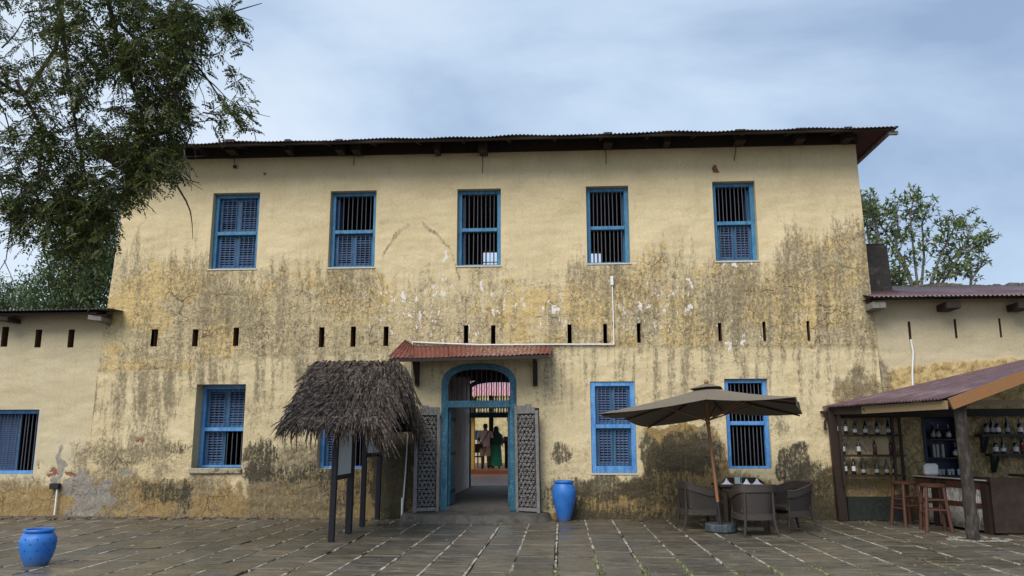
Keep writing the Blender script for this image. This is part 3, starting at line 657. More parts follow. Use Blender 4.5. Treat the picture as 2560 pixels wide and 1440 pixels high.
# ---- carved outer door leaves, folded back against the wall
def carved(a, b, z0, z1, tilt):
    a, b = Vector(a), Vector(b); d = (b-a).normalized(); w = (b-a).length; out_ = Vector((d.y, -d.x, 0))
    if out_.y > 0: out_ = -out_
    H_ = z1-z0
    def P(s, t, o): return a + d*(s + tilt*(t/H_)) + out_*o + Vector((0, 0, z0+t))
    def slab(m, s0, s1, t0, t1, o0, o1): m.hexa([P(s0, t0, o0), P(s1, t0, o0), P(s1, t0, o1), P(s0, t0, o1), P(s0, t1, o0), P(s1, t1, o0), P(s1, t1, o1), P(s0, t1, o1)])
    base = MB(); slab(base, 0, w, 0, H_-.05, 0, .035); L_ = base.build('carved_door', CARVE_D, bld)
    r = MB(); slab(r, -.005, .055, -.02, H_, .035, .062); r.build('stile', CARVE, L_, bevel=.006)
    r = MB(); slab(r, w-.065, w+.005, -.02, H_-.1, .035, .062); r.build('stile', CARVE, L_, bevel=.006)
    r = MB(); slab(r, .057, w-.067, 0, .07, .035, .058); r.build('bottom_rail', CARVE, L_, bevel=.006)
    for s0, s1, dz in ((.0, w*.45, .0), (w*.46, w*.72, .03), (w*.73, w, -.03)):
        r = MB(); slab(r, s0+.058 if s0 == 0 else s0, s1 if s1 < w else w-.067, H_-.16, H_+dz, .036, .066); r.build('top_board', CARVE, L_, bevel=.008)
    # carved field: raised triangles between grooves, rosette rings, studs
    c = MB(); s0, s1, t0, t1 = .068, w-.078, .08, H_-.175; n = 4; sd_ = (s1-s0)/n*1.0; th_ = sd_*.866; rows = int((t1-t0)/th_)
    th_ = (t1-t0)/rows
    def tri(p, q, r_, h):
        cx_, cy_ = (p[0]+q[0]+r_[0])/3, (p[1]+q[1]+r_[1])/3
        A_ = [((x-cx_)*.80+cx_, (y-cy_)*.80+cy_) for x, y in (p, q, r_)]; B_ = [((x-cx_)*.5+cx_, (y-cy_)*.5+cy_) for x, y in (p, q, r_)]
        A_ = [(min(max(x, s0), s1), y) for x, y in A_]; B_ = [(min(max(x, s0+.004), s1-.004), y) for x, y in B_]
        c.add([P(x, y, .034) for x, y in A_]+[P(x, y, .034+h) for x, y in B_], [(0, 1, 4, 3), (1, 2, 5, 4), (2, 0, 3, 5), (3, 4, 5)])
    for j in range(rows):
        ya, yb = t0+j*th_, t0+(j+1)*th_; o0, o1 = (0, .5) if j % 2 == 0 else (.5, 0)
        for i in range(-1, n+1):
            x = s0+(i+o0)*sd_; tri((x, ya), (x+sd_, ya), (x+sd_/2, yb), random.choice((.018, .024, .012)))
            x = s0+(i+o1)*sd_; tri((x, yb), (x+sd_/2, ya), (x+sd_, yb), random.choice((.018, .024, .012)))
    # rosette rings every third row
    for j in range(1, rows, 3):
        for i in (n/2, ):
            cx_, cy_ = s0+i*sd_, t0+(j+.5)*th_; R1, R2 = sd_*1.15, sd_*.95
            for k in range(12):
                a1, a2 = math.pi*2*k/12, math.pi*2*(k+.82)/12
                q_ = [(cx_+R*math.cos(t), cy_+R*math.sin(t)) for R, t in ((R1, a1), (R1, a2), (R2, a2), (R2, a1))]
                if max(y for x, y in q_) < t1: c.add([P(x, y, .035) for x, y in q_]+[P(x, y, .062) for x, y in q_], [(0, 1, 5, 4), (1, 2, 6, 5), (2, 3, 7, 6), (3, 0, 4, 7), (4, 5, 6, 7)])
    c.build('carved_field', CARVE, L_, kind='stuff')
    st = MB()
    for j in range(rows+1):
        o0 = 0 if j % 2 == 0 else .5
        for i in range(n+1):
            x = s0+(i+o0)*sd_
            if x < s1-.01: p = P(x, t0+j*th_, .052); st.tube([p, p+out_*.012], .013, 6)
    st.build('stud', CARVE_D, L_, kind='stuff')
    return L_
pa, pb = px(1094, 1262, -.06), px(1031, 1270, -.30)
carved((pa.x, pa.y, 0), (pb.x, pb.y, 0), .16, px(1060, 1018, -.15).z, 0.0)
pa, pb = px(1294, 1262, -.06), px(1353, 1270, -.30)
carved((pa.x, pa.y, 0), (pb.x, pb.y, 0), .16, px(1322, 1014, -.15).z, -.03)
# iron hooks by the frame
for sx in (px(1100, 1045).x, px(1296, 1045).x):
    m_ = MB(); m_.tube([(sx-.03, -.02, px(1100, 1060).z), (sx, -.06, px(1100, 1055).z), (sx+.02, -.06, px(1100, 1040).z)], .012, 6); m_.build('door_hook', BLACK_IRON, bld)

# ---- half-round cement step
m_ = MB(); c0 = px(1192, 1290).x; N = 28; top_, bot_ = [], []
for k in range(N+1):
    a = math.pi*k/N; wob = 1+.02*math.sin(5*a)+random.uniform(-.01, .01)
    top_.append((c0-1.38*math.cos(a)*wob, -.78*math.sin(a)**.7*wob, .135)); bot_.append((c0-1.46*math.cos(a)*wob, -.88*math.sin(a)**.7*wob, -.02))
m_.add([(c0, .05, .15)]+top_+bot_, [(0, i+1, i+2) for i in range(N)]+[(i+1, N+2+i, N+3+i, i+2) for i in range(N)])
m_.build('door_step', CEMENT, bld, smooth=True)

# ---- roof: hipped, corrugated, dark red underside
OV, OVS = .80, .52
ex0, ex1 = px(1, 360, -OV).x-9, px(2247, 312, -OV).x
ex0 = XL0-OVS; EZ = 7.44; EY0, EY1 = -OV, BK+.9; RS = math.tan(math.radians(15))
def corr(p00, p10, p01, p11, waves, amp, material, name, parent, sheets=1, ns=2, k=6, th=.004, jitter=0., kind=None, clip=None):
    """corrugated surface: waves across p00->p10, running towards p01/p11; split into overlapping sheets"""
    p00, p10, p01, p11 = map(Vector, (p00, p10, p01, p11)); nrm = (p10-p00).cross(p01-p00).normalized()
    if nrm.z < 0: nrm = -nrm
    objs = []
    for sh in range(sheets):
        a0, a1 = sh/sheets, (sh+1)/sheets; nn = int(round(waves/sheets*k)); jz = random.uniform(-jitter, jitter); jy = random.uniform(0, jitter*2)
        V = []; F = []
        for j in range(ns+1):
            t = j/ns
            for i in range(nn+1):
                s_ = a0+(a1-a0)*i/nn; P_ = p00.lerp(p10, s_).lerp(p01.lerp(p11, s_), t)
                d = (p00.lerp(p10, s_)-p01.lerp(p11, s_)).normalized()
                V.append(P_ + nrm*(amp*math.sin(2*math.pi*waves*s_)+jz+.003*(sh % 2)) + (d*jy if j == 0 else Vector()))
        for j in range(ns):
            for i in range(nn): F.append((j*(nn+1)+i, j*(nn+1)+i+1, (j+1)*(nn+1)+i+1, (j+1)*(nn+1)+i))
        m_ = MB(); m_.add(V, F); o = m_.build(name, material, parent, smooth=True, kind=kind)
        md = o.modifiers.new('thick', 'SOLIDIFY'); md.thickness = th; md.offset = -1; objs.append(o)
    return objs
hd = (EY1-EY0)/2; rz = EZ+hd*RS; rx0, rx1 = ex0+hd, ex1-hd; ym = (EY0+EY1)/2
ROOFM = mat('roof_main_sheet', (.10, .045, .04), .6, .35, 3, spec=.4)
# front slope as a hip trapezoid
m_ = MB(); waves = int((ex1-ex0)/.078); nn = waves*6; V = []; F = []
for i in range(nn+1):
    s_ = i/nn; x = ex0+(ex1-ex0)*s_; y_top = min(ym, EY0+min(x-ex0, ex1-x)+.001); jy = .012*math.sin(s_*90)+.01*math.sin(s_*23)
    h = .012*math.sin(2*math.pi*waves*s_) + .010*math.sin(s_*37)+.008*math.sin(s_*71)
    V += [(x, EY0+jy, EZ+h), (x, y_top, EZ+(y_top-EY0)*RS+h)]
F = [(2*i, 2*i+2, 2*i+3, 2*i+1) for i in range(nn)]
m_.add(V, F); o = m_.build('roof', ROOFM, bld, smooth=True); md = o.modifiers.new('thick', 'SOLIDIFY'); md.thickness = .004; md.offset = -1
m_ = MB(); waves = int((EY1-EY0)/.078); nn = waves*6
for side in (0, 1):
    V = []
    for i in range(nn+1):
        y = EY0+(EY1-EY0)*i/nn; dd = min(y-EY0, EY1-y)+.001; h = .012*math.sin(2*math.pi*waves*i/nn); e_ = ex1 if side else ex0; s_ = -1 if side else 1
        V += [(e_, y, EZ+h), (e_+s_*dd, y, EZ+dd*RS+h)]
    m_.add(V, [(2*i, 2*i+2, 2*i+3, 2*i+1) if side else (2*i+1, 2*i+3, 2*i+2, 2*i) for i in range(nn)])
m_.add([(ex0, EY1, EZ), (ex1, EY1, EZ), (rx1, ym, rz), (rx0, ym, rz)], [(0, 1, 2, 3)])
o = m_.build('roof', ROOFM, bld); md = o.modifiers.new('thick', 'SOLIDIFY'); md.thickness = .004; md.offset = -1
# boards that close the eaves over the wall head
m_ = MB()
m_.hexa([(XL0-.02, -.06, 7.38), (XR0+.0, -.06, 7.38), (XR0+.0, .0-.021, 7.38), (XL0-.02, -.021, 7.38), (XL0-.02, -.06, EZ+.72*RS-.02), (XR0, -.06, EZ+.72*RS-.02), (XR0, -.021, EZ+.76*RS-.02), (XL0-.02, -.021, EZ+.76*RS-.02)])
m_.build('wall_plate', TIMBER_DK, bld)
m_ = MB(); m_.box(ex0+.06, ex1-.06, EY0+.05, EY0+.12, EZ-.05, EZ+.0); m_.build('eaves_batten', TIMBER_DK, bld)
m_ = MB(); m_.box(ex1-.12, ex1-.06, EY0+.06, EY1-.06, EZ-.06, EZ-.01); m_.box(ex1-.16, ex1+.02, EY0+.10, EY0+.17, EZ-.12, EZ-.055); m_.build('verge_batten', TIMBER_GREY, bld)
m_ = MB()
for x in np.arange(ex0+.4, ex1-.2, .93): m_.beam((x, EY0+.1, EZ-.01), (x, .2, EZ+(.9)*RS-.02), .06, .08)
m_.build('rafter', TIMBER_DK, bld, kind='stuff')
for u_, s_ in ((430, 1.), (578, 1.1), (722, .7), (850, .9), (890, .9), (1092, .6), (1207, 1.), (1520, 1.), (1668, .7), (1850, 1.2), (2000, 1.), (2118, .9)):
    p = px(u_, 378 if u_ < 1300 else 366-(u_-1300)*.022, -.30); m_ = MB(); m_.box(p.x-.085*s_, p.x+.085*s_, -.42, -.06, p.z-.02, p.z+.22)
    m_.build('rafter_end', TIMBER_DK, bld)
for u_, v0, v1, sw in ((582, 380, 417, 6), (884, 380, 414, 0), (1206, 385, 432, 0), (1513, 372, 410, 2), (1841, 352, 402, -6)):
    m_ = MB(); a, b = px(u_, v0, -.12), px(u_+sw, v1, -.035); m_.tube([a, a.lerp(b, .5)+Vector((.01, 0, 0)), b], .009, 5)
    if sw == 6: m_.box(b.x-.04, b.x+.03, -.06, -.022, b.z-.03, b.z+.03)
    m_.build('tie_wire', BLACK_IRON, bld)
m_ = MB(); a = px(428, 358, -.55); m_.lathe([(.02, .16), (.05, .13), (.07, .05), (.11, -.01), (.115, -.03)], 14, (a.x, a.y, a.z-.03)); m_.tube([(a.x, a.y, a.z+.12), (a.x, a.y, EZ)], .012, 6)
m_.build('eaves_lamp_shade', mat('lamp_steel', (.05, .05, .05), .5), bld, smooth=True)
m_ = MB(); a = px(662, 435); m_.lathe([(.028, 0), (.03, .02), (.015, .03)], 10); m_.v = [Vector((v.x, -v.z, v.y))+a for v in m_.v]; m_.build('wall_fixing', TIMBER_GREY, bld)

# ---- canopy over the door
PK, TL, TR = px(1013, 849, -.03), px(1036, 863, -.03), px(1380, 866, -.03)
BL, BR = px(968, 893, -.75), px(1376, 884, -.75); BM = px(1040, 895, -.75)
corr(BL, BM, PK, TL, 6, .013, RED_IRON, 'canopy_sheet', bld, 1, ns=3)
corr(BM, BR, TL, TR, 31, .013, RED_IRON, 'canopy_sheet', bld, 4, ns=3, jitter=.004)
m_ = MB(); m_.beam(BL+Vector((.03, .03, -.055)), BR+Vector((-.03, .03, -.055)), .04, .07); m_.build('canopy_fascia', TIMBER_DK, bld)
m_ = MB(); m_.add([BL+Vector((.05, .02, -.03)), BR+Vector((-.03, .02, -.03)), TR+Vector((-.05, 0, -.05)), TL+Vector((0, 0, -.05))], [(0, 1, 2, 3)]); m_.build('canopy_lining', TIMBER_DK, bld)
for u_ in (1043, 1338):
    x = px(u_, 930, -.05).x; zt, zb = px(u_, 903, -.1).z, px(u_, 965, -.1).z
    m_ = MB(); m_.box(x-.045, x+.045, -.075, -.022, zb, zt); m_.build('bracket_post', TIMBER_DK, bld)
    m_ = MB(); m_.beam((x, -.03, zt-.02), (x, -.68, zt+.02), .07, .07); m_.beam((x, -.05, zb+.06), (x, -.45, zt-.04), .05, .05, up=(1, 0, 0)); m_.build('bracket_brace', TIMBER_DK, bld)
# ---- conduits
def pipe(pts, r, name='conduit', parent=bld, m=WHITE_PVC):
    m_ = MB(); m_.tube(pts, r, 8); m_.build(name, m, parent, smooth=True)
pipe([px(1031, 855, -.03), px(1090, 858, -.035), px(1200, 862, -.035), px(1384, 861, -.03), px(1535, 861, -.03)], .014)
pipe([px(1535, 861, -.03), px(1533, 780, -.03), px(1530, 692, -.03)], .013)
m_ = MB(); a = px(1530, 714, -.03); m_.box(a.x-.03, a.x+.03, -.07, -.022, a.z, a.z+.19); m_.build('junction_box', WHITE_PVC, bld, bevel=.006)
pipe([px(1031, 855, -.03), px(1029, 905, -.035), px(1020, 1080, -.035), px(1014, 1180, -.035), px(1005, 1290, -.035)], .014)
pipe([px(1005, 1290, -.04)+Vector((0, 0, .34)), px(1005, 1290, -.04)], .022, 'pipe_sleeve')
# rubble and ledge along the foot of the wall
m_ = MB()
for k in range(520):
    x = -9.4+random.random()**1.1*15.2
    if -3.2 < x < -.1 and random.random() < .9: continue
    s_ = random.uniform(.015, .05)*(1.5 if x < -6 else .8); y = -random.random()**2*.35-.01
    m_.hexa([(x+random.uniform(-s_, s_)*.4+a*s_, y+b*s_*.8+random.uniform(-.3, .3)*s_, c*s_*.5*random.uniform(.5, 1)-.003) for c in (0, 1) for a, b in ((-1, -1), (1, -1), (1, 1), (-1, 1))])
m_.build('rubble', mat('rubble_stone', (.12, .10, .075), .9, .5, 8, isl=.5), bld, kind='stuff')

# ================================================================== WINGS
def wing(side):
    if side < 0:
        x0, x1, zt, sl, nm = -15.0, -9.33, 3.97, SL_L, 'plain single-storey side wing at the left edge, pale plaster, with a barred blue window'
    else:
        x0, x1, zt, sl, nm = 6.09, 14.0, 4.14, SL_R, 'plain single-storey side wing at the right behind the bar, with purple iron roof'
    Yw = .05
    w = empty('side_wing', ((x0+x1)/2, Yw, 0), nm, 'building')
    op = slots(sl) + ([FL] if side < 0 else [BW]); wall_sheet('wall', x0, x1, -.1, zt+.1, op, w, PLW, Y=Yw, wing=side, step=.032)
    for o in op:
        mb = MB(); a, b, c, d = o; mi = 1 if b-a < .2 else 0; D_ = .45; Y0 = Yw
        mb.add([(a, Y0, c), (a, D_, c), (a, D_, d), (a, Y0, d)], [(0, 1, 2, 3)], mi); mb.add([(b, Y0, c), (b, D_, c), (b, D_, d), (b, Y0, d)], [(3, 2, 1, 0)], mi)
        mb.add([(a, Y0, c), (b, Y0, c), (b, D_, c), (a, D_, c)], [(0, 1, 2, 3)], mi); mb.add([(a, Y0, d), (b, Y0, d), (b, D_, d), (a, D_, d)], [(3, 2, 1, 0)], mi)
        if mi == 1: mb.add([(a-.1, D_, c-.1), (b+.1, D_, c-.1), (b+.1, D_, d+.1), (a-.1, D_, d+.1)], [(0, 1, 2, 3)], 1)
        mb.build('vent_slot' if mi else 'window_reveal', [PLW, SLOTM], w)
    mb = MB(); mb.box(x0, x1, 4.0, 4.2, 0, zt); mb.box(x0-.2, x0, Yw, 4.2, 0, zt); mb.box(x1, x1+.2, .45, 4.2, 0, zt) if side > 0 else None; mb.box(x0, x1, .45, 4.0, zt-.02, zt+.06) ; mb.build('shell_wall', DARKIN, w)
    return w, x0, x1, zt
wL, ax0, ax1, zl = wing(-1)
ez = px(140, 776, -.5).z
corr((ax0, -.5, px(0, 779, -.5).z-.0), (px(279, 770, -.5).x, -.5, px(279, 771, -.5).z), (ax0, 4.6, ez+.32), (-9.28, 4.6, ez+.32), 80, .012, ROOF_TOP, 'roof', wL, 1)
m_ = MB(); m_.box(ax0, -9.35, -.40, -.34, ez-.07, ez-.02); m_.build('eaves_batten', TIMBER_DK, wL)
m_ = MB(); m_.add([(ax0, -.42, ez-.02), (-9.35, -.42, ez-.02), (-9.35, .05, ez+.02), (ax0, .05, ez+.02)], [(0, 1, 2, 3)]); m_.build('soffit', TIMBER_DK, wL)
for u_, c_ in ((240, TIMBER_GREY), (6, TIMBER_DK), (-120, TIMBER_DK)):
    a = px(u_, 800, -.35); m_ = MB(); m_.hexa([(a.x-.14, -.42, a.z), (a.x+.13, -.38, a.z-.03), (a.x+.13, .04, a.z-.03), (a.x-.14, .04, a.z), (a.x-.14, -.42, a.z+.10), (a.x+.13, -.38, a.z+.06), (a.x+.13, .04, a.z+.06), (a.x-.14, .04, a.z+.10)]); m_.build('rafter_end', c_, wL, bevel=.01)
window(FL, .16, None, (), BLUE_LO, parent=wL, bottom=.07, bars=11)
x0, x1, z0, z1 = FL; lx0, lx1, ly = x0+.52, x0+.83-.02, .27
m_ = MB(); s = .05; lx0 = px(-12, 1100, .27).x; lx1 = px(50, 1100, .27).x
m_.box(lx0, lx0+s, ly, ly+.03, z0+.05, z1-.05); m_.box(lx1-s, lx1, ly, ly+.03, z0+.05, z1-.05); sh = m_.build('shutter', BLUE_DK, wL)
sm_ = slat_mesh(lx1-lx0-2*s, SLAT)
for k in range(26): inst('slat', sm_, sh, (lx0+s, ly+.015, z0+.1+(z1-z0-.2)*k/25), (random.uniform(-.1, .1), 0, 0))
m_ = MB(); a = px(128, 1222, .03); b = px(152, 1208, .03); m_.box(a.x, b.x, -.05, .045, a.z, b.z); m_.build('electric_box', BLACK_IRON, wL, bevel=.008)
pipe([px(143, 1222, .0), px(139, 1262, .0), px(136, 1287, -.01)], .017, 'conduit', wL)
m_ = MB()
for k in range(260):
    x = -12.5+random.random()*3.1; s_ = random.uniform(.02, .07); y = -random.random()**1.5*.5+.02
    m_.hexa([(x+a*s_*1.3+random.uniform(-.3, .3)*s_, y+b*s_*.8, c*s_*.5*random.uniform(.5, 1)-.003) for c in (0, 1) for a, b in ((-1, -1), (1, -1), (1, 1), (-1, 1))])
m_.build('rubble', MATS['rubble_stone'], wL, kind='stuff')

wR, bx0, bx1, zr = wing(1)
ra, rb = px(2178, 741, -.5), px(2556, 741, -.5)
rbx = bx1; rzE = lambda x: ra.z+(rb.z-ra.z)*(x-ra.x)/(rb.x-ra.x)
tt = px(2400, 716, 3.0).z
corr((ra.x, -.5, ra.z), (rbx, -.5, ra.z-.02), (6.13, 3.0, tt), (rbx, 3.0, tt), int((rbx-ra.x)/.085), .014, PURPLE_IRON, 'roof_sheet', wR, 9, ns=2, jitter=.003)
m_ = MB(); m_.add([(ra.x+.02, -.40, ra.z-.03), (rbx, -.40, ra.z-.04), (rbx, .05, ra.z+.02), (ra.x+.02, .05, ra.z+.02)], [(0, 1, 2, 3)]); m_.build('soffit', TIMBER_DK, wR)
for u_, c_ in ((2197, TIMBER_GREY), (2382, TIMBER_DK), (2562, TIMBER_DK)):
    a = px(u_, 768, -.35); m_ = MB(); m_.box(a.x-.13, a.x+.13, -.40, .04, a.z-.03, a.z+.10); m_.build('rafter_end', c_, wR, bevel=.012)
pipe([px(2277, 848, .0), px(2283, 880, .0), px(2281, 930, .0), px(2282, 968, .0)], .017, 'conduit', wR)
# rough mortared ridge coping of the right wing
m_ = MB()
for k in range(170):
    x = 6.5+k*.044; z = tt+.0+.03*math.sin(x*3)+random.uniform(-.02, .03); s_ = random.uniform(.05, .11)
    m_.hexa([(x+a*s_*1.2+random.uniform(-.3, .3)*s_, 3.05+b*.12+random.uniform(-.02, .02), z-.10+c*.14*random.uniform(.7, 1)) for c in (0, 1) for a, b in ((-1, -1), (1, -1), (1, 1), (-1, 1))])
m_.build('ridge_coping', mat('coping_stone', (.13, .115, .085), .95, .5, 9, isl=.4, bump=.8), wR, kind='stuff')

# concrete water tank / chimney stub beside the tall gable
m_ = MB(); a, b = px(2166, 610, 1.6), px(2218, 612, 1.6); c = px(2218, 725, 1.6)
m_.hexa([(a.x-.2, 1.6, c.z-.6), (b.x+.06, 1.6, c.z-.6), (b.x+.06, 2.8, c.z-.6), (a.x-.2, 2.8, c.z-.6), (a.x-.2, 1.6, b.z), (b.x, 1.6, b.z-.01), (b.x, 2.8, b.z), (a.x-.2, 2.8, b.z)])
m_.box(a.x-.2, b.x-.02, 1.65, 2.75, b.z, b.z+.05)
top_build(m_, 'water_tank', MOSSY, (b.x-.3, 2.2, c.z-.6), 'dark sooty concrete block rising behind the right corner above the purple roof', 'water tank', bevel=.05)

# ================================================================== PAVING
pav = empty('courtyard_paving', (0, -3.5, 0)); pav['kind'] = 'structure'
def slab_material():
    g = G('wet_paving_stone'); wp = g.worldpos(); n1 = g.noise(1.1, 5, .6, vec=wp); n2 = g.noise(9, 7, .7, .5, vec=wp, sc=(.6, 1.3, 1)); n3 = g.noise(60, 4, .7, vec=wp); n4 = g.noise(3.2, 6, .7, .3, vec=wp)
    r = g.math('FRACT', g.math('ADD', g.objrand(), g.island()))
    c = g.mix(r, (.095, .080, .058), (.135, .114, .083)); c = g.mix(g.rng(g.math('FRACT', g.math('MULTIPLY', r, 7.3)), .75, .95), c, (.085, .077, .066))
    ns = g.noise(3.0, 7, .7, .3, vec=wp, sc=(.8, 3.4, 1)); nw = g.noise(.55, 4, .6, .4, vec=wp, sc=(.7, 1.6, 1))
    c = g.mix(1., c, g.rng(n2, .3, .7, .72, 1.25), 'MULTIPLY'); c = g.mix(1., c, g.rng(ns, .32, .68, .52, 1.5), 'MULTIPLY')
    c = g.mix(g.math('MULTIPLY', g.rng(n4, .56, .68), g.rng(n3, .40, .62), clamp=True), c, (.17, .155, .115))
    c = g.mix(g.math('MULTIPLY', g.rng(n2, .60, .70), .6, clamp=True), c, (.15, .13, .095))
    c = g.mix(g.math('MULTIPLY', g.rng(n1, .5, .68), .45, clamp=True), c, (.048, .046, .022))
    ro = g.math('ADD', g.math('MULTIPLY', g.rng(ns, .38, .62, .22, .55), g.rng(nw, .42, .60, .55, 1.3)), g.math('MULTIPLY', g.rng(n3, .3, .7), .10))
    g.set(c, ro, .5); g.bump(g.math('ADD', n2, g.math('MULTIPLY', n3, .35)), .6, .012); return g.m
SLABM = slab_material()
def slab_bm(w, l, seed, z=0.):
    r = random.Random(seed); m_ = MB(); j = lambda s_: r.uniform(-s_, s_); b = .008
    c = [(-w/2+j(.006), -l/2+j(.008)), (w/2+j(.006), -l/2+j(.008)), (w/2+j(.006), l/2+j(.008)), (-w/2+j(.006), l/2+j(.008))]
    zz = [j(.003) for _ in range(4)]
    m_.add([(x, y, -.05) for x, y in c]+[(x, y, -.007+q) for (x, y), q in zip(c, zz)]+[(x*(1-2*b/w), y*(1-2*b/l), q) for (x, y), q in zip(c, zz)],
           [(0, 1, 5, 4), (1, 2, 6, 5), (2, 3, 7, 6), (3, 0, 4, 7), (4, 5, 9, 8), (5, 6, 10, 9), (6, 7, 11, 10), (7, 4, 8, 11), (8, 9, 10, 11)])
    return m_
SLM = {}
allsl = []
XC0, CW = -.09, .512
for ci in range(-22, 17):
    xc = XC0+(ci+.5)*CW+random.Random(ci).uniform(-.012, .012)
    off = 0. if -5 <= ci <= 3 else random.Random(ci*7+1).uniform(-.28, .28); y = -7.45+off
    r = random.Random(ci*13+5)
    while y < -.02:
        L_ = .6 if -5 <= ci <= 3 else r.choice((.5, .56, .6, .66, .74))
        y1_ = y+L_
        if y1_ > -.22: y1_ = -.01
        allsl.append((xc, (y+y1_)/2, CW, y1_-y)); y = y1_
vis = []; hid = []
for s_ in allsl:
    u_, v_ = project(np.array(s_[0]), np.array(s_[1]), np.array(0.)); (vis if -60 < u_ < 2620 and v_ < 1475 else hid).append(s_)
vis.sort(key=lambda s_: (s_[1]))
near, far = vis[:300], vis[300:]+hid
for i, (x, y, w, l) in enumerate(near):
    key = (round(l, 2), i % 4)
    if key not in SLM: SLM[key] = slab_bm(w-.030, round(l, 2)-.022, hash(key) & 1023).mesh('paving_slab', SLABM)
    inst('paving_slab', SLM[key], pav, (x+random.uniform(-.003, .003), y, random.uniform(-.008, .006)), (random.uniform(-.009, .009), random.uniform(-.012, .012), random.uniform(-.012, .012)))
m_ = MB()
for i, (x, y, w, l) in enumerate(far):
    s_ = slab_bm(w-.030, l-.022, i); z = random.uniform(-.004, .004); m_.add([v+Vector((x, y, z)) for v in s_.v], s_.f)
m_.build('far_paving', SLABM, pav, kind='stuff')
# mortar bed and pale pointing lines
BED = mat('mortar_bed', (.025, .02, .014), .85, .4, 5, bump=.6)
gg = MB(); gg.box(-22, 16, -12.5, .30, -.30, -.022)
gg.build('mortar_bed', BED, pav)
def grout_material():
    g = G('pale_pointing'); n = g.noise(3.0, 6, .7, vec=g.worldpos()); n2 = g.noise(20, 5, .7, vec=g.worldpos())
    c = g.mix(g.rng(n, .40, .56), (.07, .06, .045), (.50, .46, .385)); c = g.mix(g.math('MULTIPLY', g.rng(n2, .52, .60), .8, clamp=True), c, (.07, .06, .04)); g.set(c, .8, .3); g.bump(n2, .5, .01); return g.m
GROUT = grout_material(); m_ = MB()
for ci in range(-22, 18):
    x = XC0+ci*CW; y = -7.4; r = random.Random(ci+99)
    while y < -.1:
        L_ = r.uniform(.08, .42); w = r.uniform(.008, .020); o1 = r.uniform(-.004, .004)
        if r.random() < .86: m_.hexa([(x-w+o1, y, -.03), (x+w+o1, y, -.03), (x+w, y+L_, -.03), (x-w, y+L_, -.03), (x-w+o1, y, .001), (x+w+o1, y, .0), (x+w, y+L_, .0), (x-w, y+L_, .001)])
        y += L_
m_.build('pointing_line', GROUT, pav, kind='stuff')
# cement margin next to the step, post rings
gnd = MB(); gnd.add([(-400, -400, -.32), (400, -400, -.32), (400, 600, -.32), (-400, 600, -.32)], [(0, 1, 2, 3)])
o = gnd.build('ground', mat('earth_ground', (.12, .095, .06), .95, .4, .5)); o['kind'] = 'structure'
gnd = MB(); gnd.add([(-40, -60, -.026), (40, -60, -.026), (40, -7.5, -.026), (-40, -7.5, -.026)], [(0, 1, 2, 3)])
o = gnd.build('courtyard_ground', mat('courtyard_ground', (.10, .088, .065), .6, .4, 1.5)); o['kind'] = 'structure'
# weeds in the joints
m_ = MB()
def tuft(x, y, n, h):
    for _ in range(n):
        a = random.uniform(0, 6.28); r = random.uniform(0, .035); bx_, by_ = x+r*math.cos(a), y+r*math.sin(a)*1.6; hh_ = h*random.uniform(.4, 1); l = random.uniform(-.6, .6); w = .004
        m_.add([(bx_-w, by_, -.01), (bx_+w, by_, -.01), (bx_+w*.7+l*hh_*.5, by_+random.uniform(-.3, .3)*hh_, hh_*.6), (bx_+l*hh_, by_+random.uniform(-.5, .5)*hh_, hh_)], [(0, 1, 2), (0, 2, 3)])
for ci, y0_, y1_ in ((1, -6.9, -5.2), (2, -6.9, -5.0), (3, -6.9, -5.4), (4, -6.7, -5.6), (5, -6.4, -5.6), (6, -6.4, -5.5), (7, -6.4, -5.6), (9, -6.0, -5.3), (0, -6.9, -6.0), (-1, -6.9, -6.3)):
    for _ in range(int((y1_-y0_)*26)):
        t = random.random()**1.6; tuft(XC0+ci*CW+random.gauss(0, .022), y0_+(y1_-y0_)*t, random.randint(5, 12), random.uniform(.015, .045))
m_.build('weeds', mat('weed_green', (.15, .155, .075), .8, .4, 5, isl=.3), pav, kind='stuff')
# fallen petals and grit
m_ = MB()
for _ in range(420):
    x, y = random.uniform(-7, 6), random.uniform(-6.9, -.3); s_ = random.uniform(.004, .011); m_.hexa([(x+a*s_*random.uniform(.6, 1.4), y+b*s_, .003+c*s_*.4) for c in (0, 1) for a, b in ((-1, -1), (1, -1), (1, 1), (-1, 1))])
m_.build('grit', mat('pale_grit', (.30, .28, .22), .9, .4, 5, isl=.4), pav, kind='stuff')

# ================================================================== INNER COURT seen through the passage
m_ = MB(); m_.box(-9, 5, BK+.3, 14.5, .0, .245); o = m_.build('inner_court_floor', TERRA); o['kind'] = 'structure'
m_ = MB(); m_.box(-9, 5, 14.5, 26, .0, .383); o = m_.build('veranda_floor', mat('veranda_orange', (.17, .055, .028), .5, .2, 3)); o['kind'] = 'structure'
# second arch, blue, at the back wall
A0, A1, AT = a2l, a2r, a2t; aw = .12; asp = AT-.32; m_ = MB(); yA, yB = BK-.06, BK+.02
m_.box(A0, A0+aw, yA, yB, .24, asp); m_.box(A1-aw, A1, yA, yB, .24, asp); cx2, hw2 = (A0+A1)/2, (A1-A0)/2
pr = []
for k in range(25):
    a = math.pi*k/24; ca, sa = math.cos(a), math.sin(a); f_ = lambda W_, H_: (cx2-W_*np.sign(ca)*abs(ca)**(2/2.4), asp+H_*abs(sa)**(2/2.2)); pr.append((f_(hw2, AT-asp), f_(hw2-aw, AT-asp-aw)))
for (oa, ia), (ob, ib) in zip(pr, pr[1:]): m_.hexa([(oa[0], yA, oa[1]), (ob[0], yA, ob[1]), (ib[0], yA, ib[1]), (ia[0], yA, ia[1]), (oa[0], yB, oa[1]), (ob[0], yB, ob[1]), (ib[0], yB, ib[1]), (ia[0], yB, ia[1])])
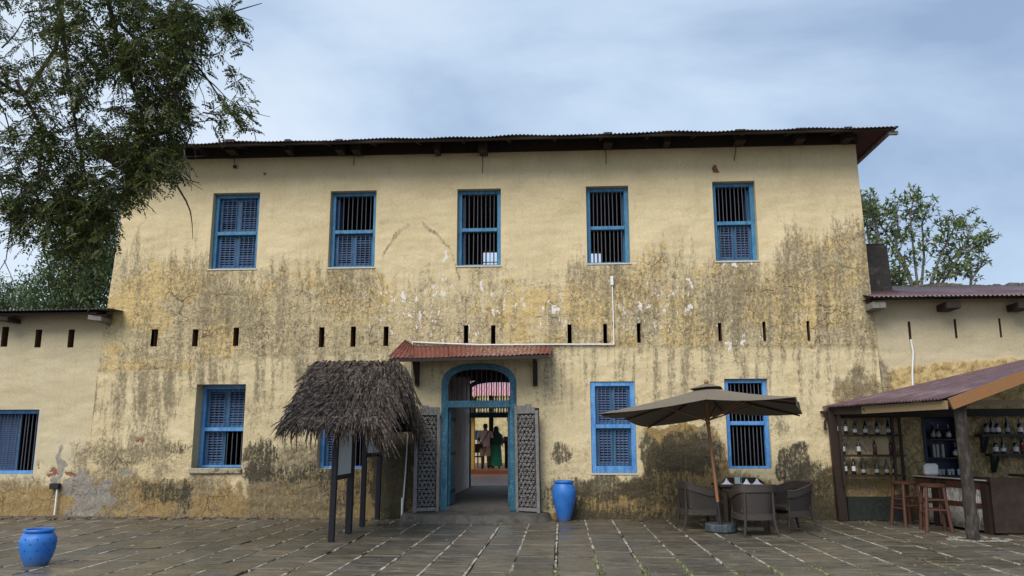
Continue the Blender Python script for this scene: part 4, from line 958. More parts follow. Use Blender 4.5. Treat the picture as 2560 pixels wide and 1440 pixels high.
tz2 = px(1225, 1036, BK).z; m_.box(A0+aw, A1-aw, yA+.004, yB-.004, tz2-.09, tz2+.05)
f2 = m_.build('inner_door_frame', BLUE_TEAL, bld)
for k in range(11):
    x = A0+aw+(A1-A0-2*aw)*(k+.7)/11.4; q = min(1, abs((x-cx2)/(hw2-aw))); m_ = MB(); m_.tube([(x, BK-.02, tz2+.04), (x, BK-.02, asp+(AT-asp-aw)*(1-q**2.4)**(1/2.2)+.02)], .010, 5); m_.build('bar', BLACK_IRON, f2)
ver = empty('veranda', (-2.5, 16, .383), 'inner courtyard veranda with ochre post and pink iron roof seen through the open doorway', 'veranda')
z0_ = px(1230, 989, 14.3).z; z1_ = px(1230, 944, 18).z
corr((-6, 14.2, z0_), (1, 14.2, z0_), (-6, 18.2, z1_), (1, 18.2, z1_), 50, .02, mat('pink_roof_iron', (.52, .26, .29), .5, .2, 3, spec=.5), 'roof_sheet', ver, 8, k=4, jitter=.01)
m_ = MB(); zf = px(1230, 1004, 14.25).z; zg = px(1230, 1020, 14.25).z; m_.box(-6, 1, 14.3, 14.4, zg, zf); m_.build('beam', TIMBER_DK, ver)
m_ = MB()
for z_a, z_b, up in ((zf, z0_-.02, 1), (px(1230, 1031, 14.25).z, zg, 0)):
    n = 66
    for k in range(n):
        x = -6+7*k/n; w = 7/n; h = z_b-z_a; pts = [(x+w*.1, z_a), (x+w*.9, z_a), (x+w*.62, z_a+h*.5), (x+w*.85, z_b), (x+w*.15, z_b), (x+w*.38, z_a+h*.5)]
        m_.add([(a, 14.3, b) for a, b in pts]+[(a, 14.33, b) for a, b in pts], [(0, 1, 2, 5), (5, 2, 3, 4), (11, 8, 7, 6), (10, 9, 8, 11), (0, 6, 7, 1), (1, 7, 8, 2), (2, 8, 9, 3), (4, 10, 11, 5), (5, 11, 6, 0)])
m_.build('fretwork', TIMBER_DK, ver, kind='stuff')
m_ = MB(); xa, xb = px(1170, 1100, 14.7).x, px(1186, 1100, 14.7).x; m_.box(xa, xb, 14.7, 14.95, .383, z0_-.05); m_.build('post', YELLOWP, ver, bevel=.02)
m_ = MB(); xa, xb = px(1222, 1100, 18).x, px(1233, 1100, 18).x; m_.box(xa, xb, 18, 18.15, .383, z1_); m_.build('post', WOOD_BR, ver, bevel=.01)
m_ = MB(); m_.box(-9, 5, 24, 24.4, .38, px(1230, 1000, 24).z+1.5); top_build(m_, 'courtyard_wall', mat('court_wall_plaster', (.50, .42, .22), .9, .35, 2.5, col2=(.30, .26, .16), f2=(.5, .65)), (-2.5, 24.2, .38), 'stained yellow wall at the far end of the inner courtyard, seen through the doorway', 'wall')
m_ = MB(); xa, xb = px(1262, 1100, 17.5).x, px(1330, 1100, 17.5).x; m_.box(xa, xb, 17.4, 18.0, .383, px(1200, 1113, 17.5).z); m_.box(xa-.02, xb, 17.38, 18.02, px(1200, 1113, 17.5).z, px(1200, 1110, 17.5).z)
top_build(m_, 'dark_cabinet', WOOD_BR, (xa+.4, 17.7, .383), 'dark wooden sideboard standing to the right of the two people inside', 'sideboard', bevel=.01)
m_ = MB(); a = px(1265, 1102, 17.6); m_.lathe([(.05, 0), (.16, .04), (.2, .12), (.17, .2), (.1, .26), (.12, .3)], 14, (a.x, 17.7, px(1200, 1110, 17.6).z)); top_build(m_, 'clay_jar', WOOD_RED, (a.x, 17.7, px(1200, 1110, 17.6).z), 'brown round jar on the dark sideboard inside the courtyard', 'jar', smooth=True)
m_ = MB(); xa, xb = px(1187, 1100, 18.5).x, px(1217, 1100, 18.5).x; za, zb = px(1200, 1100, 18.5).z, px(1200, 1076, 18.5).z
m_.box(xa, xb, 18.5, 18.55, za, zb); m_.box(xa+.1, xa+.16, 18.5, 18.55, .383, za); m_.box(xb-.16, xb-.1, 18.5, 18.55, .383, za)
top_build(m_, 'blue_notice_board', mat('sky_blue_board', (.12, .32, .62), .5, .1, 3), ((xa+xb)/2, 18.5, .383), 'pale blue board standing behind the man in the light shirt', 'board')
# chair silhouettes by the man
m_ = MB(); a = px(1193, 1172, 16.4); x = a.x
for dx in (-.2, .2):
    for dy in (-.2, .2): m_.box(x+dx-.025, x+dx+.025, 16.4+dy-.025, 16.4+dy+.025, .383, .383+(.95 if dy > 0 else .45))
m_.box(x-.23, x+.23, 16.18, 16.62, .383+.43, .383+.48); m_.box(x-.22, x+.22, 16.59, 16.63, .383+.6, .383+.95)
top_build(m_, 'wooden_chair', WOOD_BR, (x, 16.4, .383), 'dark wooden chair to the left of the man inside the courtyard', 'chair', bevel=.01)

# ---- people, seen from behind on the veranda
def person(loc, joints, edges, label, dress):
    root = empty('person', loc, label, 'person')
    me = bpy.data.meshes.new('body'); me.from_pydata([j[0] for j in joints], edges, []); me.materials.append(SKIN)
    o = linkmesh('body', me, root); sk = o.modifiers.new('skin', 'SKIN'); sk.use_smooth_shade = True
    if not me.skin_vertices: 
        try: me.attributes
        except Exception: pass
    bpy.context.view_layer.update()
    sv = me.skin_vertices[0].data if me.skin_vertices else None
    if sv:
        for i, j in enumerate(joints): sv[i].radius = j[1] if isinstance(j[1], tuple) else (j[1], j[1])
        sv[0].use_root = True
    ss = o.modifiers.new('sub', 'SUBSURF'); ss.levels = 1; ss.render_levels = 2
    dress(root); return root
def hand(joints, edges, wrist, s):
    p = joints[wrist][0]; h = len(joints); joints.append(((p[0]+.005*s, p[1]+.01, p[2]-.07), (.034, .018))); edges.append((wrist, h))
    for dx, L_ in ((-.024, .055), (-.008, .07), (.008, .065), (.024, .05)):
        k = len(joints); joints.append(((p[0]+dx, p[1]+.012, p[2]-.105-L_*.4), .0085)); joints.append(((p[0]+dx, p[1]+.03, p[2]-.10-L_), .007)); edges += [(h, k), (k, k+1)]
    k = len(joints); joints.append(((p[0]-.04*s, p[1]+.02, p[2]-.075), .010)); edges.append((wrist, k))
J = [((0, 0, .92), (.15, .11)), ((0, 0, 1.12), (.14, .10)), ((0, 0, 1.36), (.17, .11)), ((0, .0, 1.48), (.06, .06)), ((0, .02, 1.58), (.085, .10)), ((0, .02, 1.67), (.07, .085)),
     ((-.10, 0, .86), .095), ((-.11, .01, .48), .065), ((-.11, 0, .26), .06), ((-.11, 0, .08), .04), ((-.12, .12, .03), .035),
     ((.10, 0, .86), .095), ((.12, -.02, .48), .065), ((.12, -.05, .26), .06), ((.12, -.06, .08), .04), ((.13, .06, .03), .035),
     ((-.20, 0, 1.40), .055), ((-.27, .02, 1.14), .042), ((-.22, .22, 1.02), .03), ((.20, 0, 1.40), .055), ((.25, .04, 1.14), .042), ((.22, .24, 1.08), .03)]
E_ = [(0, 1), (1, 2), (2, 3), (3, 4), (4, 5), (0, 6), (6, 7), (7, 8), (8, 9), (9, 10), (0, 11), (11, 12), (12, 13), (13, 14), (14, 15), (2, 16), (16, 17), (17, 18), (2, 19), (19, 20), (20, 21)]
hand(J, E_, 18, 1); hand(J, E_, 21, -1)
def ring(m_, secs, n=16):
    b = len(m_.v)
    for cx_, cy_, z, rx_, ry_ in secs:
        for k in range(n): a = 2*math.pi*k/n; m_.v.append(Vector((cx_+rx_*math.cos(a), cy_+ry_*math.sin(a), z)))
    for i in range(len(secs)-1):
        for k in range(n): m_.f.append((b+i*n+k, b+i*n+(k+1) % n, b+(i+1)*n+(k+1) % n, b+(i+1)*n+k)); m_.m.append(0)
def man(root):
    m_ = MB(); ring(m_, [(0, 0, .86, .185, .135), (0, 0, 1.0, .18, .13), (0, 0, 1.2, .185, .13), (0, 0, 1.36, .215, .13), (0, 0, 1.44, .17, .11), (0, 0, 1.49, .08, .08)])
    for s in (-1, 1): ring(m_, [(s*.17, 0, 1.44, .07, .07), (s*.235, .005, 1.3, .072, .07), (s*.26, .015, 1.18, .07, .065)], 10)
    m_.build('shirt', SHIRT, root, smooth=True, local=True)
    m_ = MB(); ring(m_, [(0, 0, .96, .175, .13), (0, 0, .84, .185, .135)])
    for s in (-1, 1): ring(m_, [(s*.09, 0, .88, .10, .12), (s*.105, 0, .7, .11, .11), (s*.115, 0, .48, .105, .10)], 12)
    m_.build('shorts', SHORTS, root, smooth=True, local=True)
    m_ = MB(); m_.tube([(.16, -.10, 1.46), (.05, -.15, 1.25), (-.12, -.15, 1.02), (-.18, -.12, .92)], .014, 6); m_.box(-.26, -.10, -.17, -.10, .78, .96); m_.build('shoulder_bag', BLACK_IRON, root, local=True)
    m_ = MB(); ring(m_, [(0, .0, 1.56, .088, .10), (0, .0, 1.64, .095, .11), (0, .01, 1.70, .08, .09), (0, .015, 1.735, .035, .04)]); m_.build('hair', BLACK_IRON, root, smooth=True, local=True)
a = px(1213, 1172, 16); person((a.x, 16, .383), J, E_, 'man seen from behind in light shirt and khaki shorts with a dark shoulder bag', man)
J2 = [(tuple(x*.93 if i == 2 else x for i, x in enumerate(j[0])), j[1]) for j in J]
def woman(root):
    m_ = MB(); ring(m_, [(0, 0, .10, .25, .20), (0, 0, .35, .23, .18), (0, 0, .7, .205, .15), (0, 0, .95, .19, .14), (0, 0, 1.15, .17, .12), (0, 0, 1.3, .18, .12), (0, 0, 1.36, .12, .1)]); m_.build('long_dress', GREEN, root, smooth=True, local=True)
    m_ = MB(); ring(m_, [(.02, -.02, .92, .26, .16), (.01, -.02, 1.1, .255, .16), (0, -.01, 1.27, .23, .15), (0, 0, 1.38, .14, .12), (0, 0, 1.44, .10, .11), (0, 0, 1.53, .105, .12), (0, .01, 1.60, .085, .10), (0, .015, 1.63, .04, .05)]); m_.build('headscarf', DGREEN, root, smooth=True, local=True)
a = px(1240, 1172, 16.1); person((a.x, 16.15, .383), J2, E_, 'woman seen from behind wearing a dark green headscarf and long green dress', woman)

# ================================================================== THATCHED NOTICE SHELTER
pp = [gp(828, 1355), gp(871, 1333), gp(905, 1316), gp(943, 1300)]; hx = sum(p.x for p in pp)/4
hut = empty('notice_shelter', (hx, -2.0, 0), 'palm-thatched shelter on four black posts holding notice boards, left of the doorway', 'shelter')
ze, zrg = 1.62, px(890, 924, -2.05).z
RX0, RX1 = px(787, 924, -2.05).x, px(996, 926, -2.05).x; RY = -2.05; FY, BY = -4.15, .0-.12
EX0, EX1 = px(712, 1070, FY).x, px(930, 1100, FY).x
for i, p in enumerate(pp):
    t = abs(p.y-RY)/(RY-FY); zt = zrg-(zrg-ze)*t-.06; m_ = MB(); s_ = .042 if i != 1 else .05; m_.hexa([(p.x+a*s_, p.y+b*s_, z) if z == 0 else (p.x+a*s_+.02, p.y+b*s_, z) for z in (0, zt) for a, b in ((-1, -1), (1, -1), (1, 1), (-1, 1))]); m_.build('post', POST_BL, hut, bevel=.006)
def board(p, q, zb, zt, lab):
    a, b = Vector((p.x+.012, p.y+.05, 0)), Vector((q.x+.012, q.y-.05, 0)); m_ = MB(); m_.hexa([(x+dx, y, z) for z in (zb, zt) for x, y, dx in ((a.x, a.y, 0), (a.x, a.y, .02), (b.x, b.y, .02), (b.x, b.y, 0))]); B_ = m_.build('notice_board', PAPER, hut)
    m_ = MB(); m_.hexa([(x+dx, y, z) for z in (zb-.07, zb) for x, y, dx in ((a.x, a.y, -.01), (a.x, a.y, .035), (b.x, b.y, .035), (b.x, b.y, -.01))]); m_.hexa([(b.x-.01+dx, b.y-.05+dy, z) for z in (zb, zt) for dx, dy in ((0, 0), (.045, 0), (.045, .05), (0, .05))]); m_.build('board_frame', WOOD_BR, B_)
board(pp[0], pp[1], px(860, 1185, -3.0).z, 1.75, ''); board(pp[2], pp[3], px(930, 1132, -.9).z, 1.8, '')
# roof frame
m_ = MB(); m_.beam((RX0-.05, RY, zrg-.03), (RX1+.02, RY, zrg-.02), .05, .05)
for x in (EX0+.15, (EX0+EX1)/2, EX1-.05):
    xr = RX0+(RX1-RX0)*(x-EX0)/(EX1-EX0); m_.beam((x, FY+.1, ze+.02), (xr, RY, zrg-.04), .05, .05); m_.beam((x, BY-.1, ze+.02), (xr, RY, zrg-.04), .05, .05)
m_.beam((EX0, pp[0].y, zrg-(zrg-ze)*.78), (EX1, pp[0].y, zrg-(zrg-ze)*.78), .05, .05); m_.build('roof_frame', POST_BL, hut)
m_ = MB()
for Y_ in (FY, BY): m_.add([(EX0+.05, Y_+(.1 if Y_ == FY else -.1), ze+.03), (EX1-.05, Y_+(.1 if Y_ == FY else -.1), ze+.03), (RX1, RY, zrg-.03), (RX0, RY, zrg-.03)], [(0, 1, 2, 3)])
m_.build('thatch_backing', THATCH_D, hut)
def strip(m_, p, d, L_, w, up, droop=.25, segs=3):
    """one palm leaflet blade"""
    p = Vector(p); d = Vector(d).normalized(); side = d.cross(Vector(up)).normalized()*w/2; pts = []
    for i in range(segs+1):
        t = i/segs; c = p + d*L_*t - Vector((0, 0, droop*L_*t*t)); ww = (1-.75*t**2.2); pts += [c-side*ww, c+side*ww+Vector(up)*w*.25]
    m_.add(pts, [(2*i, 2*i+1, 2*i+3, 2*i+2) for i in range(segs)])
big_strips = []
def slope(Yeave, rows, per, front):
    m_ = MB(); sgn = 1 if Yeave > RY else -1; n_up = Vector((0, sgn*.45, .9)).normalized()
    for r in range(rows):
        t = (r+.0)/rows; lift = .10-.05*t
        for k in range(per):
            s_ = (k+random.random())/per; tt_ = min(.97, t+random.uniform(-.012, .012)); x = (RX0+(RX1-RX0)*s_)*(1-tt_)+(EX0+(EX1-EX0)*s_)*tt_
            y = RY+(Yeave-RY)*tt_; z = zrg-(zrg-ze)*tt_+lift*random.uniform(.5, 1.3)+.03
            L_ = random.uniform(.20, .33)*(1.25 if random.random() < .12 or r == rows-1 else 1); fan = (s_-.5)*.5+random.gauss(0, .16)
            d = (fan*1.3, sgn*.85, -.30+random.gauss(0, .12)); w = random.uniform(.012, .034)
            strip(m_, (x, y, z), d, L_, w, n_up, droop=random.uniform(.15, .55))
    m_.build('thatch', THATCH, hut, kind='stuff')
slope(FY, 9, 300, True); slope(BY, 8, 110, False)
# ridge cap bundle
m_ = MB()
for k in range(420):
    s_ = random.random(); x = RX0+(RX1-RX0)*s_; sg = random.choice((-1, -1, 1)); strip(m_, (x, RY-sg*.02, zrg+random.uniform(.02, .06)), ((s_-.5)*.5+random.gauss(0, .5), sg*.8, -.15), random.uniform(.2, .4), random.uniform(.012, .025), (0, 0, 1), .5)
m_.build('ridge_thatch', THATCH, hut, kind='stuff')
m_ = MB(); m_.tube([(RX0-.12, RY-.03, zrg+.06), (RX0+.45, RY-.03, zrg+.07)], .012, 6); m_.tube([(RX0+.42, RY-.03, zrg+.10), (RX1-.35, RY-.03, zrg+.08)], .012, 6); m_.build('ridge_stick', TIMBER_DK, hut)
# fringe hanging over the right-hand verge: a fan of long leaflets, each a part
cnt = 0
def fan(base, n, ang0, ang1, Lr, yj):
    global cnt
    for k in range(n):
        a = ang0+(ang1-ang0)*(k+random.random())/n; m_ = MB(); p = base+Vector((random.uniform(-.08, .08), random.uniform(-yj, yj), random.uniform(-.05, .03)))
        strip(m_, p, (math.sin(a), random.uniform(-.25, .15), -math.cos(a)), random.uniform(*Lr), random.uniform(.014, .026), (0, -1, .2), .12, 4); m_.build('palm_strip', THATCH, hut); cnt += 1
for t in np.linspace(.02, .95, 13):
    p = Vector((RX1*(1-t)+EX1*t+.05, RY+(FY-RY)*t, zrg-(zrg-ze)*t+.08)); fan(p, 11, .0, .75, (.25, .55), .09)
for t in np.linspace(.05, .9, 7):
    p = Vector((RX1+.08, RY+(BY-RY)*t, zrg-(zrg-ze)*t+.08)); fan(p, 10, .05, .6, (.3, .62), .12)
for s_ in np.linspace(.0, 1, 9):   # long ends along the front eave
    p = Vector((EX0+(EX1-EX0)*s_, FY+.12, ze+.13)); fan(p, 6, -.45+s_*.5, .1+s_*.4, (.18, .36), .06)
for k in range(420):
    if k == 0: mv = MB()
    t = random.random(); p = Vector((RX0*(1-t)+EX0*t, RY+(FY-RY)*t, zrg-(zrg-ze)*t+.10)); strip(mv, p, (-random.uniform(.2, .7), -.5, -.75), random.uniform(.12, .26), random.uniform(.012, .024), (0, -.4, .9), .3)
mv.build('verge_thatch', THATCH, hut, kind='stuff')
m2 = MB()
for k in range(900):
    t = random.random(); q = random.random(); yy = RY+((FY if q < .6 else BY)-RY)*t; p = Vector((RX1*(1-t)+EX1*t+random.uniform(-.12, .06), yy, zrg-(zrg-ze)*t+random.uniform(.0, .10))); strip(m2, p, (random.uniform(.0, .6), random.uniform(-.3, .3), -1), random.uniform(.2, .45), random.uniform(.012, .024), (.3, -.6, .5), .1)
m2.build('gable_fringe', THATCH, hut, kind='stuff')

# ================================================================== POTS
def pot(name, c, prof, label, holes=False):
    c = Vector(c); r = empty(name, c, label, 'pot'); m_ = MB(); m_.lathe(prof, 40, (0, 0, 0), cap=False, wob=.004)
    m_.f.append(tuple(reversed(range(40)))); m_.m.append(0); o = m_.build('body', POT, r, smooth=True, local=True)
    if holes:
        def rad(z):
            for (r0, z0_), (r1, z1_) in zip(prof, prof[1:]):
                if z0_ <= z <= z1_ and z1_ > z0_: return r0+(r1-r0)*(z-z0_)/(z1_-z0_)
            return prof[0][0]
        for row, z in enumerate((.12, .22, .30, .36)):
            for k in range(9):
                a = 2*math.pi*(k+.5*(row % 2))/9; rr = rad(z)*1.003; h = MB(); n = Vector((math.cos(a), math.sin(a), 0)); t = Vector((-math.sin(a), math.cos(a), 0)); R = .011
                pts = []
                shp = 3 if (row+k) % 2 else 10
                for j in range(shp):
                    b = 2*math.pi*j/shp+1.57; pts.append(t*R*math.cos(b)*(1.5 if shp == 3 else 1)+Vector((0, 0, R*math.sin(b)*(1.5 if shp == 3 else 1)+z)))
                h.add([n*(rr+.0015)+q for q in pts]+[n*(rr-.02)+q for q in pts], [tuple(range(shp))]+[(j, (j+1) % shp, shp+(j+1) % shp, shp+j) for j in range(shp)]); h.build('pierced_hole', mat('pot_hole_dark', (.015, .075, .27), .7), o, local=True)
    return r
g1 = gp(1411, 1303); H1 = .745; R1 = .225
pot('tall_pot', (g1.x, g1.y+.08, 0), [(R1*.50, 0), (R1*.56, .03), (R1*.70, .16), (R1*.86, .30), (R1*.97, .42), (R1, .50), (R1*.96, .58), (R1*.84, .65), (R1*.74, .68), (R1*.72, .69), (R1*.83, .70), (R1*.85, .72), (R1*.82, .735), (R1*.70, .735), (R1*.66, .70), (R1*.72, .60), (R1*.6, .3), (.03, .1), (.01, .1)], 'tall bright blue amphora pot standing on the paving right of the door step')
g2 = gp(93, 1418); Rb = .232
pot('squat_pot', (px(94, 1370, g2.y+.14).x, g2.y+.14, 0), [(Rb*.60, 0), (Rb*.68, .03), (Rb*.84, .12), (Rb*.96, .22), (Rb*1.0, .31), (Rb*.97, .37), (Rb*.84, .42), (Rb*.74, .435), (Rb*.73, .445), (Rb*.82, .45), (Rb*.84, .47), (Rb*.80, .485), (Rb*.70, .48), (Rb*.68, .44), (Rb*.85, .36), (Rb*.85, .2), (.03, .04), (.01, .04)], 'squat bright blue pot with pierced holes at the bottom left of the paving', holes=True).scale = (.89, .89, .89)

# ================================================================== PARASOL
ub = px(1803, 1320, -2.02); hubp = px(1769, 1052, -1.8); apex = px(1766, 968, -1.8)
par = empty('parasol', (ub.x, -2.02, 0), 'open square taupe parasol with a leaning wooden pole over the wicker chairs', 'parasol')
cA, cB, cC, cD = px(1496, 1034, -2.55), px(1990, 992, -3.25), px(2006, 1035, -1.15), px(1615, 1067, -.45)
mAB, mBC, mCD, mDA = px(1770, 997, -3.0), None, px(1815, 1032, -.85), None
mAB = px(1765, 998, -2.98); mCD = px(1816, 1033, -.80); mBC = cB.lerp(cC, .5)+Vector((0, 0, .07)); mDA = cD.lerp(cA, .5)+Vector((0, 0, .05))
rim = [cA, mAB, cB, mBC, cC, mCD, cD, mDA]
def canopy():
    m_ = MB(); n = 6
    for a, b in zip(rim, rim[1:]+rim[:1]):
        idx = {}
        for i in range(n+1):
            for j in range(i+1):
                s_ = i/n; q = 0 if i == 0 else j/i; P_ = apex.lerp(a.lerp(b, q), s_); sag = -.035*math.sin(math.pi*q)*s_ - .05*math.sin(math.pi*s_)*.6
                idx[i, j] = len(m_.v); m_.v.append(P_+Vector((0, 0, sag)))
        for i in range(n):
            for j in range(i+1):
                m_.f.append((idx[i, j], idx[i+1, j], idx[i+1, j+1])); m_.m.append(0)
                if j < i: m_.f.append((idx[i, j], idx[i+1, j+1], idx[i, j+1])); m_.m.append(0)
    o = m_.build('canopy', CANVAS, par); md = o.modifiers.new('weld', 'WELD'); md.merge_threshold = .001; md = o.modifiers.new('thick', 'SOLIDIFY'); md.thickness = .004; return o
cn = canopy()
m_ = MB(); vt = [apex.lerp(p, .17)+Vector((0, 0, .045)) for p in rim]; m_.add([apex+Vector((0, 0, .07))]+vt, [(0, i+1, (i+1) % 8+1) for i in range(8)]); o = m_.build('vent_cap', CANVAS, par); md = o.modifiers.new('thick', 'SOLIDIFY'); md.thickness = .004
m_ = MB()
for a, b in ((cA, mAB), (mAB, cB)): pass
m_.add([cB, cB+Vector((0, 0, -.14)), cC+Vector((0, 0, -.0)), cC+Vector((0, 0, .01))], [(0, 1, 2, 3)])
o = m_.build('valance_flap', CANVAS, par); md = o.modifiers.new('thick', 'SOLIDIFY'); md.thickness = .004
for i, p in enumerate(rim):
    m_ = MB(); q = apex.lerp(p, .97)-Vector((0, 0, .045)); a0 = apex-Vector((0, 0, .06)); mid_ = a0.lerp(q, .5)-Vector((0, 0, .022)); m_.tube([a0, mid_, q], .013, 6); m_.build('rib', WOOD_BR, par)
    m_ = MB(); m_.tube([hubp, mid_], .012, 6); m_.build('strut', POLE_WOOD, par)
pb_ = Vector((ub.x, -2.02, .05)); pj = pb_.lerp(hubp, .22)
m_ = MB(); m_.tube([pj, pb_.lerp(hubp, .7), hubp, apex+Vector((0, 0, .05))], [.030, .029, .028, .024], 12); m_.build('pole', POLE_WOOD, par, smooth=True)
m_ = MB(); m_.tube([pb_, pj+(hubp-pb_)*.02], .031, 12); m_.build('pole_socket', BLACK_IRON, par, smooth=True)
d = (hubp-pb_).normalized(); m_ = MB(); m_.tube([hubp-d*.08, hubp-d*.05, hubp-d*.02, hubp+d*.02, hubp+d*.05], [.030, .045, .034, .05, .04], 12); m_.build('hub', POLE_WOOD, par, smooth=True)
m_ = MB(); m_.lathe([(.03, 0), (.045, .02), (.035, .05), (.01, .065)], 12, apex+Vector((0, 0, .06))); m_.build('finial', POLE_WOOD, par, smooth=True)
m_ = MB(); m_.lathe([(.24, 0), (.262, .02), (.262, .12), (.25, .135), (.22, .13), (.05, .12)], 22, (ub.x, -2.02, 0), wob=.02); m_.build('base', STONE_DRK, par)

# ================================================================== TABLE, NAPKINS, CHAIRS
tx, ty, tz_ = px(1860, 1218, -1.8).x, -1.50, .74
tbl = empty('cafe_table', (tx, ty, 0), 'dark square cafe table set with folded napkins under the parasol', 'table')
m_ = MB(); m_.box(tx-.42, tx+.42, ty-.42, ty+.42, tz_-.035, tz_); m_.build('tabletop', WOOD_BR, tbl, bevel=.008)
m_ = MB(); m_.box(tx-.38, tx+.38, ty-.38, ty+.38, tz_-.10, tz_-.036); m_.build('apron', WOOD_BR, tbl)
for a in (-1, 1):
    for b in (-1, 1): m_ = MB(); m_.box(tx+a*.33-.035, tx+a*.33+.035, ty+b*.33-.035, ty+b*.33+.035, 0, tz_-.1); m_.build('leg', WOOD_BR, tbl, bevel=.005)
def napkin(x, y, r, lab, s=.10):
    m_ = MB(); n = 10; pts = []
    for i in range(n+1):
        t = i/n; w = (t-.5)*2; h = s*1.05*(1-abs(w)**1.15)
        pts += [Vector((w*s*1.15, -.035-.02*math.sin(math.pi*t), 0)), Vector((w*s*.55, .0, max(0, h))), Vector((w*s*1.1, .05, 0))]
    m_.add(pts, [f for i in range(n) for f in ((3*i, 3*i+3, 3*i+4, 3*i+1), (3*i+1, 3*i+4, 3*i+5, 3*i+2))])
    m_.v = [Matrix.Rotation(r, 3, 'Z') @ v + Vector((x, y, tz_+.002)) for v in m_.v]; o = top_build(m_, 'napkin', NAPKIN, (x, y, tz_), lab, 'napkin', 'folded napkins on the cafe table')
    md = o.modifiers.new('t', 'SOLIDIFY'); md.thickness = .004
for u_, Y_, r, lab in ((1817, -1.60, .1, 'white folded napkin nearest the parasol pole on the dark table'), (1867, -1.80, -.1, 'white folded napkin with rounded top, middle of the table edge nearest the camera'), (1893, -1.60, .05, 'white pointed napkin at the right-hand end of the dark table')):
    napkin(px(u_, 1215, Y_).x, Y_, r, lab)
m_ = MB(); x = px(1845, 1205, -1.4).x; m_.box(x-.055, x+.03, -1.42, -1.36, tz_, tz_+.11); m_.tube([(x+.035, -1.4, tz_), (x+.035, -1.4, tz_+.26)], .004, 6); m_.tube([(x+.06, -1.38, tz_), (x+.06, -1.38, tz_+.20)], .004, 6); m_.box(x+.028, x+.068, -1.403, -1.377, tz_, tz_+.012)
top_build(m_, 'menu_holder', mat('pale_glass_stand', (.45, .55, .52), .2, .1, 4, spec=.6), (x, -1.4, tz_), 'small pale stand with thin wire uprights between the napkins', 'table stand')

def chair_parts():
    r = empty('wicker_chair', (0, 0, 0)); N = 28
    def path(t): # t in 0..1 from the left front round the back to the right front
        a = math.pi*(1.02*(1-t)+1.98*t) if False else math.pi*(1.0+t)
        c, s = math.cos(a), math.sin(a); return Vector((.30*np.sign(c)*abs(c)**.62, .28*(-abs(s)**.72)+.0, 0)) 
    pts = [Vector((-.30, .24, 0)), Vector((-.30, .12, 0))]+[path(k/N) for k in range(N+1)]+[Vector((.30, .12, 0)), Vector((.30, .24, 0))]
    def topz(p): return .665+.12*max(0., min(1., (.10-p.y)/.34))
    def skirt(z0f, z1f, off0, off1, th, name, wm=None):
        m_ = MB(); V = []
        for p in pts:
            n = Vector((p.x, p.y-.05, 0)).normalized(); za, zb = z0f(p), z1f(p)
            for o, z in ((off0, za), (off1, zb), (off1+th, zb), (off0+th, za)): V.append(p+n*o+Vector((0, 0, z)))
        F = []
        for i in range(len(pts)-1):
            for k in range(4): F.append((4*i+k, 4*i+(k+1) % 4, 4*i+4+(k+1) % 4, 4*i+4+k))
        F += [(0, 1, 2, 3), tuple(4*(len(pts)-1)+k for k in (3, 2, 1, 0))]; m_.add(V, F); m_.build(name, wm or WICKER, r, smooth=True, local=True)
    skirt(lambda p: .34, lambda p: topz(p)-.10, -.02, .015, .014, 'back_panel', WICKER_D)
    skirt(lambda p: topz(p)-.11, lambda p: topz(p), .012, .035, .03, 'back_band')
    skirt(lambda p: .25, lambda p: .34, -.012, -.012, .035, 'lower_band')
    m_ = MB(); m_.tube([p+Vector((p.x, p.y-.05, 0)).normalized()*.052+Vector((0, 0, topz(p))) for p in pts], .016, 8); m_.build('rim', WICKER, r, smooth=True, local=True)
    m_ = MB(); m_.hexa([(x, y, z) for z in (.34, .42) for x, y in ((-.27, -.22), (.27, -.22), (.27, .25), (-.27, .25))]); m_.build('seat', WICKER, r, local=True, bevel=.02)
    for a in (-1, 1):
        m_ = MB(); m_.tube([(a*.29, .22, topz(Vector((0, .22, 0)))), (a*.29, .22, .30), (a*.30, .26, 0)], [.022, .024, .017], 8); m_.build('leg', WICKER, r, smooth=True, local=True)
        m_ = MB(); m_.tube([(a*.22, -.27, .70), (a*.225, -.27, .28), (a*.24, -.29, .14), (a*.27, -.34, 0)], [.018, .024, .022, .016], 8); m_.build('leg', WICKER, r, smooth=True, local=True)
    return r
ch0 = chair_parts(); spots = []
p = px(1889, 1300, -2.55); spots.append(((p.x+.02, -2.42, 0), 0.06, 'wicker tub chair with its back to the camera at the front of the table'))
p = px(1745, 1280, -1.5); spots.append(((p.x+.0, -1.55, 0), -math.pi/2+.12, 'wicker tub chair on the left, half behind the parasol pole'))
p = px(1978, 1285, -1.85); spots.append(((p.x+.0, -1.80, 0), math.pi/2+.35, 'wicker tub chair at the right-hand side of the table'))
p = px(1870, 1250, -.95); spots.append(((p.x, -.72, 0), math.pi, 'wicker tub chair against the wall, mostly hidden behind the table'))
for i, (loc, rz_, lab) in enumerate(spots):
    c = ch0 if i == 0 else copy_tree(ch0); c.location = loc; c.rotation_euler = (0, 0, rz_); tag(c, lab, 'chair', 'wicker tub chairs round the cafe table')

# ================================================================== BAR SHED
shed = empty('bar_shed', (8.0, -1.5, 0), 'open lean-to bar shed with purple iron roof and bark log post at the right', 'shed')
FYS = -3.25
sA, sB = px(2055, 1018, -.03), px(2700, 868, -.03); sC, sD = px(2352, 998, FYS), px(2760, 868, FYS)
sA2 = px(2057, 1021, -.03)
def lerp2(s, t): return sA.lerp(sB, s).lerp(sC.lerp(sD, s), t)
